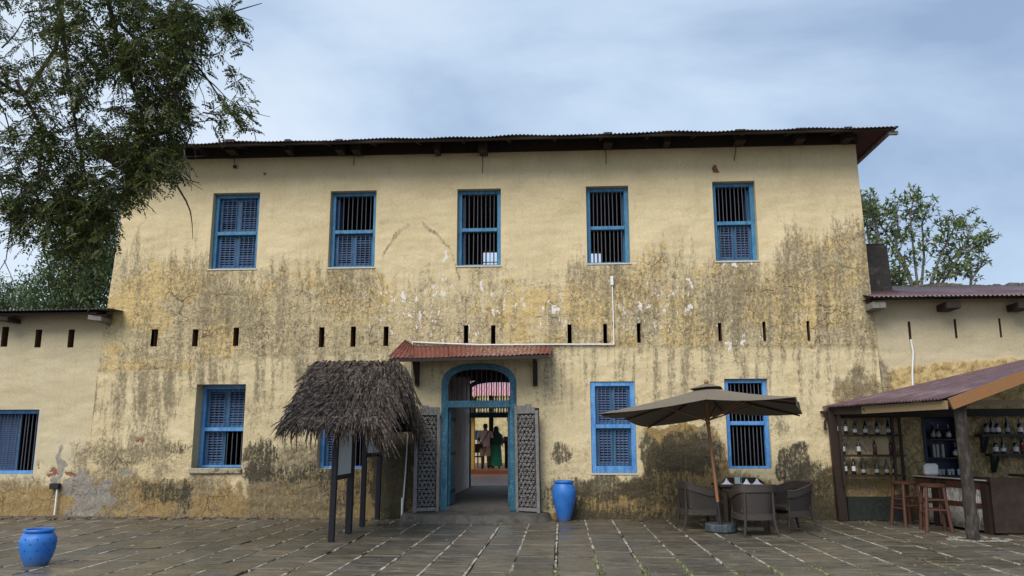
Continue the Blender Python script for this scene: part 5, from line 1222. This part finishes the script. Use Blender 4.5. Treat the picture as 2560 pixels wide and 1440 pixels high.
# sheets run from eave side (left) up to the right; waves along Y
corr(sC, sA, sD, sB, 42, .015, PURPLE_IRON, 'roof_sheet', shed, 6, ns=4, jitter=.003)
fc = px(2377, 1006, FYS-.02)
m_ = MB(); a, b = sA2+Vector((.12, 0, -.07)), sC+Vector((.08, .0, -.085)); m_.beam(a.lerp(b, .33), b, .04, .13); m_.build('eaves_board', WOOD_PALE, shed)
m_ = MB(); m_.beam(a+Vector((0, -.02, .02)), a.lerp(b, .33), .05, .14); m_.build('eaves_board', TIMBER_DK, shed)
m_ = MB(); c1, c2 = px(2376, 1010, FYS-.03), px(2700, 889, FYS-.03); m_.beam(c1, c2, .04, .175, up=(0, 0, 1)); m_.build('gable_board', WOOD_OR, shed)
m_ = MB()
for t in (.35, .7): q = lerp2(0, t)+Vector((.1, 0, -.12)); q2 = lerp2(1, t)+Vector((0, 0, -.12)); m_.beam(q, q2, .06, .10)
m_.build('rafter', TIMBER_DK, shed, kind='stuff')
m_ = MB(); c1, c2 = px(2420, 1008, -2.2), px(2620, 1003, -2.2); m_.beam(c1, c2, .05, .08); m_.build('tie_beam', WOOD_PALE, shed)
m_ = MB(); c1, c2 = lerp2(.02, .02)+Vector((.2, -.08, -.16)), px(2620, 1030, -.12); m_.beam(c1, c2+Vector((0, 0, 0)), .08, .14); m_.build('wall_beam', TIMBER_DK, shed)
lg = gp(2438, 1350); lt = px(2398, 1012, FYS+.15)
def log(p, q, r0, r1, name, m_at):
    m_ = MB(); n = 14; P_ = [Vector(p).lerp(Vector(q), i/n)+Vector((random.gauss(0, .006), random.gauss(0, .006), 0)) for i in range(n+1)]; P_[0] = Vector(p); m_.tube(P_, [(r0+(r1-r0)*i/n)*random.uniform(.93, 1.08) for i in range(n+1)], 12); return m_.build(name, m_at, shed, smooth=True)
log((lg.x, lg.y+.05, 0), (lt.x, lt.y, lt.z), .092, .085, 'log_post', BARK)
m_ = MB(); p0 = px(2110, 1298, -.14); p1 = px(2072, 1030, -.14); m_.beam((p0.x-.02, -.14, 0), (p1.x+.06, -.14, p1.z+.02), .17, .12, up=(0, 1, 0)); m_.build('timber_post', WOOD_BR, shed, bevel=.01)
# scrolled bracket under the roof's back corner
m_ = MB(); a = px(2058, 1030, -.08); b = px(2062, 1072, -.08); m_.tube([a, a.lerp(b, .3)+Vector((.06, 0, 0)), a.lerp(b, .6)+Vector((.01, 0, 0)), b+Vector((.01, 0, -.02)), b+Vector((.05, 0, 0))], [.03, .028, .02, .03, .012], 8); m_.box(a.x-.05, a.x+.11, -.11, -.05, a.z-.03, a.z+.02); m_.build('scroll_bracket', WOOD_BR, shed, smooth=True)
m_ = MB()   # cement ring at the foot of the log
for k in range(26):
    a = 6.283*k/26; r = .30+random.uniform(-.05, .05); q = Vector((lg.x+.03+r*math.cos(a)*1.25, lg.y+.03+r*math.sin(a)*.8, 0)); s_ = random.uniform(.03, .06)
    m_.hexa([(q.x+i*s_*1.3, q.y+j*s_, z*.012+.002) for z in (0, 1) for i, j in ((-1, -1), (1, -1), (1, 1), (-1, 1))])
m_.build('cement_collar', mat('pale_cement', (.30, .28, .24), .9, .3, 9), shed, kind='stuff')

# bottle rack on the wall
rk = empty('bottle_rack', (px(2165, 1250, -.2).x, -.2, 0), 'dark open shelf rack of wine bottles against the wall inside the bar shed', 'shelf')
YR0, YR1 = -.34, -.10; xl = px(2098, 1100, -.2).x; xr = px(2246, 1090, -.2).x
shelves = []
for v_, ul, ur in ((1086, 2098, 2250), (1137, 2104, 2256), (1187, 2108, 2258)):
    z = px(2170, v_, YR0).z; a, b = px(ul, v_, -.2).x, px(ur, v_, -.2).x; m_ = MB(); m_.box(a, b, YR0, YR1, z-.035, z); m_.build('shelf', WOOD_BR, rk, bevel=.004); shelves.append(z)
m_ = MB(); m_.box(xl, xr+.02, YR0, YR1, px(2170, 1040, YR0).z, px(2170, 1034, YR0).z+.01); m_.build('top_board', WOOD_BR, rk)
for u0_, u1_, y_ in ((2096, 2112, YR0+.02), (2228, 2242, YR0+.02), (2246, 2262, YR1)):
    a, b = px(u0_, 1036, y_), px(u1_, 1215, y_); m_ = MB(); m_.beam((a.x, y_, a.z), (b.x, y_, b.z), .045, .045, up=(0, 1, 0)); m_.build('upright', WOOD_BR, rk)
def bottle_mesh(kind):
    P_ = {'bordeaux': [(.036, 0), (.038, .01), (.038, .19), (.034, .215), (.016, .24), (.014, .30), (.016, .30), (.016, .315)],
          'burgundy': [(.040, 0), (.042, .01), (.042, .15), (.036, .19), (.018, .24), (.014, .30), (.016, .30), (.016, .315)],
          'spirit': [(.044, 0), (.046, .01), (.046, .15), (.040, .18), (.016, .20), (.015, .26), (.018, .26), (.018, .29)]}[kind]
    m_ = MB(); m_.lathe(P_, 14); return m_
BM_ = {k: bottle_mesh(k).mesh('bottle', BOTTLE if k != 'spirit' else BOTTLE2, True) for k in ('bordeaux', 'burgundy', 'spirit')}
LB = {}
for k, r, z0q, z1q in (('bordeaux', .0388, .07, .165), ('burgundy', .0428, .04, .105), ('spirit', .0468, .04, .12)):
    for nm, mm in (('w', LAB_W), ('r', LAB_R), ('g', LAB_G)): m_ = MB(); m_.lathe([(r, z0q), (r, z1q)], 14, cap=False); LB[k, nm] = m_.mesh('label', mm, True)
ROWN = ['top', 'middle', 'bottom']; ORD = ['leftmost', 'second from left', 'third from left', 'fourth from left', 'fifth from left', 'rightmost']
def bottle(kind, lab, loc, label, group, s=1.0):
    o = inst('bottle', BM_[kind], None, loc, (0, 0, random.uniform(0, 6)), (s, s, s)); tag(o, label, 'bottle', group)
    c = bpy.data.objects.new('label', LB[kind, lab]); COL.objects.link(c); c.parent = o; return o
rows = [([2100, 2117, 2137, 2164, 2192, 2220], [('bordeaux', 'w')]*2+[('burgundy', 'w')]*4), ([2110, 2146, 2187, 2229], [('bordeaux', 'w')]*2+[('bordeaux', 'r')]*2), ([2113, 2137, 2161, 2192, 2217, 2240], [('bordeaux', 'w')]*2+[('burgundy', 'g')]*4)]
LN = {'w': 'white', 'r': 'dark red', 'g': 'grey'}
for ri, (us, kinds) in enumerate(rows):
    for i, (u_, (k, l)) in enumerate(zip(us, kinds)):
        o_ = 'rightmost' if i == len(us)-1 else ORD[i]
        bottle(k, l, (px(u_+random.uniform(-2, 2), 1080+50*ri, -.24).x, -.24+random.uniform(-.03, .03), shelves[ri]+.001), '%s wine bottle with %s label, %s on the rack\'s %s shelf' % ('slim' if k == 'bordeaux' else 'sloping', LN[l], o_, ROWN[ri]), 'wine bottles on the rack', .92)
# pale cement ledge of the wall under the rack + dark plinth
m_ = MB(); a, b = px(2118, 1242, -.10), px(2270, 1242, -.10); m_.box(a.x, b.x, -.10, -.0, 0, a.z); m_.build('dark_plinth', mat('dark_green_plinth', (.022, .026, .022), .6, .4, 6), shed, bevel=.01)

# window behind the bar
xx0, xx1, zz0, zz1 = BW; m_ = MB(); f = .05
m_.box(xx0, xx0+f, .02, .2, zz0, zz1); m_.box(xx1-f, xx1, .02, .2, zz0, zz1); m_.box(xx0+f, xx1-f, .02, .2, zz1-f, zz1)
bw = m_.build('window', mat('navy_frame', (.02, .028, .06), .6), wR)
m_ = MB(); m_.box(xx0, xx1, .40, .44, zz0, zz1); m_.build('window_panel', mat('navy_panel', (.012, .022, .06), .4, .2, 3), bw)
zs_ = [px(2350, 1097, .25).z, px(2350, 1143, .25).z]
for z in zs_: m_ = MB(); m_.box(xx0+f, xx1-f, .12, .38, z-.03, z); m_.build('shelf', WOOD_BR, bw)
for i, (u_, z, k, l, lab) in enumerate(((2333, 0, 'burgundy', 'g', 'short dark bottle, leftmost on the upper shelf of the navy window'), (2346, 0, 'spirit', 'g', 'dark spirit bottle, second on the upper shelf of the navy window'), (2372, 0, 'spirit', 'w', 'pale-labelled bottle, rightmost on the upper shelf of the navy window'),
        (2385, 1, 'spirit', 'w', 'spirit bottle with white label standing alone on the lower shelf of the navy window'))):
    bottle(k, l, (px(u_, 1090, .24).x, .24, zs_[z]+.001), lab, 'bottles in the navy window', .95)
for i, u_ in enumerate((2333, 2342, 2355)):
    m_ = MB(); x = px(u_, 1120, .24).x; m_.box(x-.022, x+.022, .2, .28, zs_[1]+.001, zs_[1]+.24); top_build(m_, 'boxed_bottle', LAB_G, (x, .24, zs_[1]), ('grey carton, leftmost of three on the lower shelf of the navy window', 'grey carton, middle of three on the lower shelf of the navy window', 'grey carton, right one of three on the lower shelf of the navy window')[i], 'carton', 'cartons on the window shelf')
# wall shelves on the far right
for si, (v_, u0_, lab) in enumerate(((1088, 2448, 'upper black wall shelf of bottles behind the bar, far right'), (1137, 2474, 'lower black wall shelf of bottles behind the bar, far right'))):
    z = px(2500, v_-3, -.15).z; x0s = px(u0_, v_, -.15).x; ws = empty('wall_shelf', (x0s+.8, -.15, z), lab, 'shelf', 'black wall shelves'); m_ = MB(); m_.box(x0s, x0s+1.7, -.24, .02, z-.05, z); m_.build('shelf_board', BLACK_IRON, ws)
    for xb in (x0s+.12, x0s+1.3): m_ = MB(); m_.box(xb-.03, xb+.03, -.03, .02, z-.35, z-.05); m_.beam((xb, -.02, z-.33), (xb, -.2, z-.06), .04, .05, up=(1, 0, 0)); m_.build('bracket', BLACK_IRON, ws)
    L_ = ((2468, 'spirit', 'g'), (2482, 'burgundy', 'g'), (2496, 'spirit', 'w'), (2520, 'burgundy', 'g'), (2552, 'spirit', 'w')) if si == 0 else ((2491, 'spirit', 'w'), (2510, 'burgundy', 'w'), (2541, 'spirit', 'w'), (2558, 'bordeaux', 'r'))
    for i, (u_, k, l) in enumerate(L_):
        bottle(k, l, (px(u_, v_, -.12).x, -.12, z+.001), '%s bottle, %s on the %s black wall shelf' % ({'spirit': 'stout', 'burgundy': 'sloping', 'bordeaux': 'slim dark'}[k], ORD[i] if i < len(L_)-1 else 'rightmost in view', ('upper', 'lower')[si]), 'bottles on the wall shelves')

# counter
cA_, cB_ = gp(2280, 1294), gp(2486, 1336); cA_.y = -.35; cA_.x = cB_.x-.02
cz = px(2475, 1203, cB_.y).z; cT = Vector((0, 0, cz))
ctr = empty('bar_counter', (cB_.x, cB_.y, 0), 'bar counter clad in corrugated sheet and brown boards inside the shed', 'counter')
X_ = cB_.x; Y0c, Y1c = cB_.y, cA_.y
m_ = MB(); m_.box(X_-.06, X_+.55, Y0c-.02, Y1c, cz-.02, cz+.025); m_.build('counter_top', WOOD_BR, ctr, bevel=.004)
m_ = MB(); m_.box(X_-.066, X_-.06, Y0c-.02, Y1c, cz+.002, cz+.022); m_.build('counter_edge', mat('steel_edge', (.5, .5, .48), .4, .1, 5, spec=.6), ctr)
m_ = MB(); m_.box(X_+.02, X_+.5, Y0c+.02, Y1c, .02, cz-.02); m_.build('carcass', WOOD_BR, ctr)
for z_a, z_b in ((cz-.14, cz-.021), (cz*.46, cz*.56)): m_ = MB(); m_.box(X_-.03, X_+.018, Y0c+.03, Y1c, z_a, z_b); m_.build('rail', WOOD_RED, ctr)
for y_ in (Y0c+.02, Y0c+1.02, Y1c-.6): m_ = MB(); m_.box(X_-.045, X_+.018, y_-.0, y_+.14, 0, cz-.021); m_.build('counter_post', WOOD_BR, ctr)
ny = 7
for k in range(ny):
    ya = Y0c+.05+(Y1c-Y0c-.1)*k/ny; yb = Y0c+.05+(Y1c-Y0c-.1)*(k+1)/ny; z_ = .04; jx = random.uniform(-.006, .006)
    corr((X_-.018+jx, ya, z_), (X_-.018+jx, yb, z_), (X_-.012, ya, cz-.05), (X_-.012, yb, cz-.05), 5, .010, ZINC, 'corrugated_panel', ctr, 1, ns=1, th=.003)
m_ = MB(); m_.box(X_, X_+2.4, Y0c-.05, Y0c+.02, .02, cz+.06); FB = m_.build('front_board', mat('brown_ply', (.040, .024, .017), .6, .35, 3, col2=(.028, .018, .012), f2=(.4, .6)), ctr, bevel=.004)
m_ = MB(); a = px(2485, 1198, Y0c).x; m_.box(X_+.55, X_+2.4, Y0c-.25, Y0c+.45, cz+.062, cz+.10); CS = m_.build('counter_shelf', WOOD_BR, ctr)
ctr.rotation_euler.z = math.radians(12); FB.rotation_euler.z = CS.rotation_euler.z = -math.radians(12)
m_ = MB(); a = px(2329, 1173, -1.15); m_.box(X_+.03, X_+.09, -1.35, -1.0, cz+.026, cz+.27)
tray_c = Vector((X_+.1, -.9, cz+.026))
m_ = MB(); pa_, pb2 = px(2313, 1189, -.75), px(2345, 1159, -.75); m_.box(pa_.x, pb2.x, -.78, -.66, cz+.026, cz+.026+(pb2.z-pa_.z)); top_build(m_, 'white_appliance', mat('white_plastic', (.72, .72, .70), .35, .05, 4), ((pa_.x+pb2.x)/2, -.72, cz+.026), 'white rounded box standing on the bar counter in front of the navy window', 'appliance', bevel=.035)
gm = MB(); gm.lathe([(.026, 0), (.030, .10), (.028, .10), (.024, .01)], 10, cap=False); gme = gm.mesh('drinking_glass', mat('clear_glass', (.35, .38, .40), .08, .05, 4, spec=.8, bump=0), True)
for i in range(7):
    u_ = 2350+i*12; p = px(u_, 1188, -.45); o = inst('drinking_glass', gme, None, (p.x, -.45+.05*(i % 2), cz+.026)); tag(o, 'small clear glass on the bar counter, %s in the row' % ('nearest the box', 'second from the box', 'third from the box', 'fourth and middle', 'fifth from the box', 'sixth from the box', 'farthest right')[i], 'glass', 'row of glasses on the counter')

# bar stools
def stool(c, rz_, lab, first=None):
    if first: r = copy_tree(first)
    else:
        r = empty('bar_stool', (0, 0, 0)); m_ = MB()
        m_.lathe([(.15, .70), (.20, .715), (.205, .745), (.17, .765), (.02, .755)], 20, wob=.03); m_.build('seat', WOOD_RED, r, smooth=True, local=True)
        for a in (-1, 1):
            for b in (-1, 1): m_ = MB(); m_.tube([(a*.13, b*.13, .71), (a*.19, b*.19, 0)], [.028, .032], 9); m_.build('leg', WOOD_RED, r, smooth=True, local=True)
        for z, q in ((.30, .165), (.46, .15)):
            for a in (-1, 1):
                m_ = MB(); m_.tube([(a*q, -q, z), (a*q, q, z)], .017, 7); m_.build('rung', WOOD_RED, r, local=True); m_ = MB(); m_.tube([(-q, a*q, z+.05), (q, a*q, z+.05)], .017, 7); m_.build('rung', WOOD_RED, r, local=True)
    r.location = c; r.rotation_euler = (0, 0, rz_); return tag(r, lab, 'stool', 'red-brown bar stools at the counter')
s1 = gp(2277, 1316); s2 = gp(2348, 1330)
st0 = stool((s1.x, s1.y+.1, 0), .25, 'red-brown wooden bar stool farther from the camera, beside the bottle rack')
stool((s2.x, s2.y+.1, 0), -.15, 'red-brown wooden bar stool nearer the log post', st0)

# ================================================================== TREES
def cluster_mesh(name, V, F, parent, material):
    V = np.asarray(V) - np.array(WL.get(parent.name, Vector()))
    me = bpy.data.meshes.new(name); me.vertices.add(len(V)); me.vertices.foreach_set('co', np.asarray(V, np.float32).ravel())
    me.loops.add(F.size); me.loops.foreach_set('vertex_index', F.astype(np.int32).ravel()); me.polygons.add(len(F)); me.polygons.foreach_set('loop_start', np.arange(0, F.size, 4, dtype=np.int32)); me.update(calc_edges=True)
    me.materials.append(material); return linkmesh(name, me, parent)
def unit(a): return a/np.maximum(1e-9, np.linalg.norm(a, axis=-1, keepdims=True))
def leaflets(P, D, Nn, L, Wd, fold=.18):
    """P base, D direction, Nn approx normal (n,3); L,Wd (n,) -> quads (base, side, tip, side)"""
    D = unit(D); Sd = unit(np.cross(D, Nn)); up = np.cross(Sd, D); L = L[:, None]; Wd = Wd[:, None]
    a = P; c = P+D*L-up*L*.08; b = P+D*L*.48+Sd*Wd*.5+up*Wd*fold; d = P+D*L*.48-Sd*Wd*.5+up*Wd*fold
    V = np.stack([a, b, c, d], 1).reshape(-1, 3); F = np.arange(len(V)).reshape(-1, 4); return V, F
def pinnate(bases, dirs, npair, length, ll, lw):
    """compound leaves: rachis from base along dir drooping, paired leaflets"""
    n = len(bases); D = unit(dirs); up0 = np.tile([0, 0, 1.], (n, 1))+NR.normal(0, .35, (n, 3)); Sd = unit(np.cross(D, up0)); Up = np.cross(Sd, D); Ln = length*NR.uniform(.7, 1.2, n)
    Ps, Ds, Ns, Ls = [], [], [], []
    for k in range(npair):
        t = (k+.8)/npair; P = bases+D*(Ln*t)[:, None]+np.array([0, 0, -1.])*(Ln*t*t*.35)[:, None]
        for s in (-1, 1):
            Ps.append(P); Ds.append(Sd*s*.9+D*.55+np.array([0, 0, -.25])+NR.normal(0, .10, (n, 3))); Ns.append(Up+NR.normal(0, .25, (n, 3))); Ls.append(ll*NR.uniform(.8, 1.15, n)*(1-.25*abs(t-.5)))
    P, D2, N2, L2 = np.concatenate(Ps), np.concatenate(Ds), np.concatenate(Ns), np.concatenate(Ls)
    return leaflets(P, D2, N2, L2, L2*lw/ll)
# --- near tree overhanging from the left
nt = empty('overhanging_tree', (-8.8, -7.2, 0), 'large dark feathery-leaved tree whose branches hang into the upper left of the picture', 'tree')
m_ = MB(); m_.tube([(-8.8, -7.2, -.1), (-8.8, -7.1, 1.5), (-8.7, -7.0, 3.2), (-8.5, -6.9, 4.6)], [.30, .24, .21, .17], 12); m_.build('trunk', BARK, nt, smooth=True)
br_ = MB()
def limb(pts, r0, r1): 
    n = len(pts); br_.tube(pts, [r0+(r1-r0)*i/(n-1) for i in range(n)], 6, cap=False)
def P3(u, v, Y): return px(u, v, Y)
T0 = Vector((-8.5, -6.9, 4.6))
limb([T0, P3(-160, 60, -7.0), P3(0, -90, -7.2), P3(250, -120, -7.0)], .12, .05)
limb([P3(-80, 160, -7.0), P3(60, 240, -6.6), P3(140, 120, -6.5), P3(160, -20, -6.6)], .035, .022)
limb([P3(150, 0, -6.6), P3(165, 150, -6.4), P3(190, 320, -6.2), P3(230, 520, -6.0), P3(235, 640, -5.9)], .03, .006)
limb([P3(250, -80, -6.9), P3(300, 120, -6.6), P3(360, 300, -6.4), P3(370, 450, -6.2), P3(380, 500, -6.1)], .035, .007)
limb([P3(250, -60, -6.6), P3(400, 40, -6.4), P3(500, 62, -6.2), P3(580, 30, -6.1), P3(655, 8, -6.0)], .030, .005)
limb([P3(380, 20, -6.4), P3(460, 120, -6.2), P3(520, 200, -6.1), P3(560, 260, -6.0), P3(612, 300, -6.0)], .024, .005)
limb([P3(300, 60, -6.7), P3(420, 180, -6.5), P3(480, 330, -6.3), P3(455, 390, -6.2)], .024, .006)
limb([P3(40, 200, -6.5), P3(110, 330, -6.3), P3(90, 480, -6.2), P3(120, 560, -6.1)], .028, .006)
limb([P3(0, 470, -6.0), P3(28, 560, -6.0), P3(15, 650, -6.0), P3(-10, 690, -6.0)], .010, .004)
limb([P3(10, 650, -6.0), P3(28, 690, -6.0), P3(38, 720, -6.0)], .006, .003)
limb([P3(90, 400, -6.4), P3(170, 560, -6.2), P3(215, 640, -6.1)], .012, .004)
for _ in range(75):
    u_, v_ = random.uniform(-80, 520), random.uniform(-60, 480); Y_ = random.uniform(-7.3, -5.9); a = P3(u_, v_, Y_); q = [a]; d = Vector((random.uniform(-.2, .5), random.uniform(-.3, .3), random.uniform(-.9, .3))).normalized()
    for k in range(4): d = (d+Vector((random.gauss(0, .3), random.gauss(0, .3), random.gauss(0, .3)-.08))).normalized(); q.append(q[-1]+d*random.uniform(.12, .26))
    limb(q, random.uniform(.006, .014), .003)
br_.build('branches', BARK, nt, kind='stuff')
blobs = [(60, 90, 180, 150, 1.), (230, 60, 150, 130, 1.2), (380, 90, 130, 120, 1.5), (455, 60, 45, 70, .7), (320, 230, 170, 130, 1.5), (400, 300, 90, 120, 1.3), (150, 280, 170, 130, .9), (60, 420, 140, 130, 1.2), (230, 430, 150, 110, 1.2), (370, 400, 80, 60, .9), (120, 530, 110, 70, .9), (290, 500, 50, 55, .35), (200, 610, 60, 90, .42), (240, 560, 60, 70, .5), (160, 500, 130, 80, .6), (350, 460, 35, 50, .25), (445, 395, 50, 35, .35), (565, 70, 45, 60, .45), (590, 30, 40, 25, .25), (600, 100, 26, 40, .25), (500, 150, 55, 45, .32), (520, 205, 50, 45, .3), (565, 275, 55, 35, .45), (605, 265, 34, 26, .22), (605, 315, 12, 22, .08), (600, 180, 18, 22, .10), (-60, 250, 100, 300, .8), (655, 12, 22, 14, .06)]
wt = np.array([b[4]*1 for b in blobs]); wt = wt/wt.sum(); NT = 1350; tw_b, tw_d = [], []
for i in NR.choice(len(blobs), NT, p=wt):
    cx_, cy_, rx_, ry_, w_ = blobs[i]; r, a = math.sqrt(NR.rand()), NR.rand()*6.283; u_, v_ = cx_+rx_*r*math.cos(a)*.92, cy_+ry_*r*math.sin(a)*.92
    # leave sky holes where the photograph has them
    if any(((u_-hx_)/hr)**2+((v_-hy)/hr2)**2 < 1 for hx_, hy, hr, hr2 in ((120, 105, 34, 28), (70, 75, 26, 30), (255, 260, 30, 55), (160, 330, 26, 16), (275, 215, 22, 26), (310, 330, 16, 14), (60, 190, 18, 22), (20, 290, 16, 30), (90, 400, 22, 14), (250, 400, 14, 24), (330, 250, 12, 20), (180, 210, 20, 16), (40, 40, 30, 20), (130, 480, 16, 30), (205, 470, 18, 14))): continue
    if u_ > np.interp(v_, [-100, 0, 70, 130, 200, 340, 400, 480, 560, 700], [600, 590, 570, 500, 465, 455, 400, 330, 290, 230]) and NR.rand() > .22: continue
    Y_ = NR.uniform(-7.4, -5.8); tw_b.append(px(u_, v_, Y_)); dd = Vector(((u_-250)/500+NR.normal(0, .5), NR.normal(0, .5), -.30+NR.normal(0, .5))); tw_d.append(dd.normalized())
LB_, LD_ = [], []; twm = MB()
for p, d in zip(tw_b, tw_d):
    L_ = NR.uniform(.20, .44); n = int(L_/.062); q = [p-d*L_*.5]; dd = Vector(d)
    for k in range(n):
        dd = (dd+Vector((0, 0, -.035))+Vector(NR.normal(0, .08, 3))).normalized(); q.append(q[-1]+dd*(L_/n)); sd_ = dd.cross(Vector((0, 0, 1))).normalized() if abs(dd.z) < .98 else Vector((1, 0, 0))
        LB_.append(q[-1]); LD_.append(dd*.5+sd_*(1 if k % 2 else -1)*.8+Vector(NR.normal(0, .45, 3))+Vector((0, 0, -.12)))
    twm.tube(q, .0035, 3, cap=False)
twm.build('twigs', BARK, nt, kind='stuff')
V, F = pinnate(np.array(LB_), np.array(LD_), 7, .165, .064, .023); o = cluster_mesh('crown', V, F, nt, LEAF_NEAR); 
# --- trees behind
def limb_tree(root, base, h, spread, levels, m_b, seedv, n0=5, up=.9, r0=.12):
    rnd = random.Random(seedv); tips = []
    def grow(p, d, L_, r, lev):
        q = [p]; dd = Vector(d)
        for k in range(4): dd = (dd+Vector((rnd.gauss(0, .14), rnd.gauss(0, .14), .05))).normalized(); q.append(q[-1]+dd*L_/4)
        m_b.tube(q, [r*(1-.35*i/4) for i in range(5)], 5, cap=False)
        tips.append((q[-1], dd, lev)); 
        if lev == 0: return
        for _ in range(rnd.choice((2, 3, 3))): 
            a = rnd.uniform(0, 6.283); s = rnd.uniform(.35, .85)*spread; e_ = (dd+Vector((math.cos(a)*s, math.sin(a)*s, rnd.uniform(0, .3)))).normalized(); grow(q[rnd.choice((2, 3, 4))], e_, L_*rnd.uniform(.55, .85), r*.6, lev-1)
    for k in range(n0): a = 6.283*k/n0+rnd.uniform(-.3, .3); grow(Vector(base), Vector((math.cos(a)*spread*.6, math.sin(a)*spread*.6, up)).normalized(), h, r0, levels)
    return tips
def foliage_cloud(name, label, base, blobs, Yc, Yd, n, ll, lw, material, group=None, trunk_r=.25, top=None, leaf_per=9):
    root = empty(name, base, label, 'tree', group); wt = np.array([b[2]*b[3]*b[4] for b in blobs]); wt = wt/wt.sum(); P, D = [], []
    cs = []
    for i in NR.choice(len(blobs), n, p=wt):
        cx_, cy_, rx_, ry_, _w = blobs[i]; r, a = NR.rand()**.42, NR.rand()*6.283; u_, v_ = cx_+rx_*r*math.cos(a), cy_+ry_*r*math.sin(a); Y_ = Yc+NR.normal(0, Yd); cs.append(px(u_, v_, Y_))
    for c in cs:
        for _ in range(leaf_per): P.append(np.array(c)+NR.normal(0, .16, 3)); D.append(NR.normal(0, 1, 3)+np.array([0, 0, -.35]))
    P, D = np.array(P), np.array(D); V, F = leaflets(P, D, NR.normal(0, .6, P.shape)+[0, 0, 1.], ll*NR.uniform(.7, 1.2, len(P)), lw*NR.uniform(.8, 1.2, len(P)))
    cluster_mesh('crown', V, F, root, material)
    m_ = MB(); b = Vector(base); c0 = sum((Vector(c) for c in cs), Vector())/len(cs); fork = b.lerp(c0, .55); m_.tube([b, b.lerp(fork, .5)+Vector((.1, 0, 0)), fork], [trunk_r, trunk_r*.85, trunk_r*.7], 10, cap=False)
    for i in range(46): c = Vector(cs[(i*37) % len(cs)]); k = fork.lerp(c, .5)+Vector((random.uniform(-.3, .3), 0, random.uniform(0, .4))); m_.tube([fork, k, c], [trunk_r*.35, trunk_r*.16, .012], 5, cap=False)
    m_.build('trunk', BARK, root, smooth=True); return root
p = px(170, 900, 9); foliage_cloud('background_tree', 'dense green tree behind the low left wing, next to the tall wall', (p.x, 9, 0), [(190, 690, 100, 80, 1.2), (240, 600, 70, 70, 1.), (120, 730, 90, 50, 1.), (260, 700, 60, 90, 1.2), (200, 560, 80, 50, .6)], 9, .9, 1500, .16, .055, LEAF_BACK)
p = px(40, 900, 11); foliage_cloud('background_tree', 'smaller pale green tree at the left edge behind the low wing roof', (p.x, 11, 0), [(40, 755, 55, 35, 1.), (100, 765, 50, 20, .8), (-30, 740, 60, 50, 1.)], 11, .7, 420, .15, .05, LEAF_BACK)
# right tree, open branching with leaf rosettes
pb0 = px(2300, 760, 9.5); rt = empty('background_tree', (pb0.x, 9.5, 0), 'open-branched tree with leaf rosettes behind the right wing roof', 'tree'); tb = MB()
tb.tube([(pb0.x, 9.5, 0), (pb0.x+.1, 9.5, 2.5), (pb0.x, 9.5, px(2300, 760, 9.5).z)], [.22, .18, .14], 10, cap=False)
stems = [((2300, 760), (2260, 650), (2200, 560), (2175, 500)), ((2300, 760), (2285, 640), (2275, 540), (2285, 490)), ((2300, 760), (2310, 640), (2305, 560), (2325, 505)), ((2310, 760), (2350, 640), (2375, 590), (2400, 545)), ((2315, 760), (2370, 660), (2420, 600), (2425, 560)), ((2320, 760), (2400, 640), (2450, 610), (2462, 605)), ((2300, 760), (2230, 690), (2205, 640), (2190, 600)), ((2290, 740), (2240, 620), (2245, 560), (2240, 520)), ((2425, 760), (2427, 700), (2450, 670), (2470, 655)), ((2425, 740), (2428, 690), (2425, 650), (2430, 640)), ((2180, 640), (2170, 590), (2165, 540), (2160, 490)), ((2190, 640), (2195, 580), (2180, 540), (2170, 510)), ((2310, 760), (2330, 700), (2390, 690), (2400, 670)), ((2290, 760), (2270, 720), (2230, 710), (2215, 700))]
tips = []
for k, st in enumerate(stems):
    Yb = 9.5+random.uniform(-.9, .9); q = [px(u_, v_, 9.5+(Yb-9.5)*i/3) for i, (u_, v_) in enumerate(st)]; tb.tube(q, [.05, .035, .022, .010], 6, cap=False)
    for i in range(46 if k not in (8, 9) else 14):
        t = random.uniform(.25, 1)*3; i0 = min(2, int(t)); p = q[i0].lerp(q[i0+1], t-i0); d = Vector((random.gauss(0, .6), random.gauss(0, .6), random.uniform(.0, 1))).normalized(); L_ = random.uniform(.2, .55); e_ = p+d*L_; tb.tube([p, p.lerp(e_, .5)+Vector((0, 0, -.03)), e_], [.010, .008, .005], 4, cap=False); tips.append((e_, d))
P, D = [], []
for e_, d in tips:
    for _ in range(6): dd = np.array(d)*.5+NR.normal(0, .75, 3); P.append(np.array(e_)); D.append(dd)
P, D = np.array(P), np.array(D); V, F = leaflets(P, D, NR.normal(0, .5, P.shape)+[0, 0, 1.], NR.uniform(.14, .24, len(P)), NR.uniform(.05, .08, len(P)))
tb.build('trunk', mat('pale_bark', (.15, .14, .115), .9, .3, 12), rt, smooth=True); cluster_mesh('crown', V, F, rt, LEAF_RIGHT)
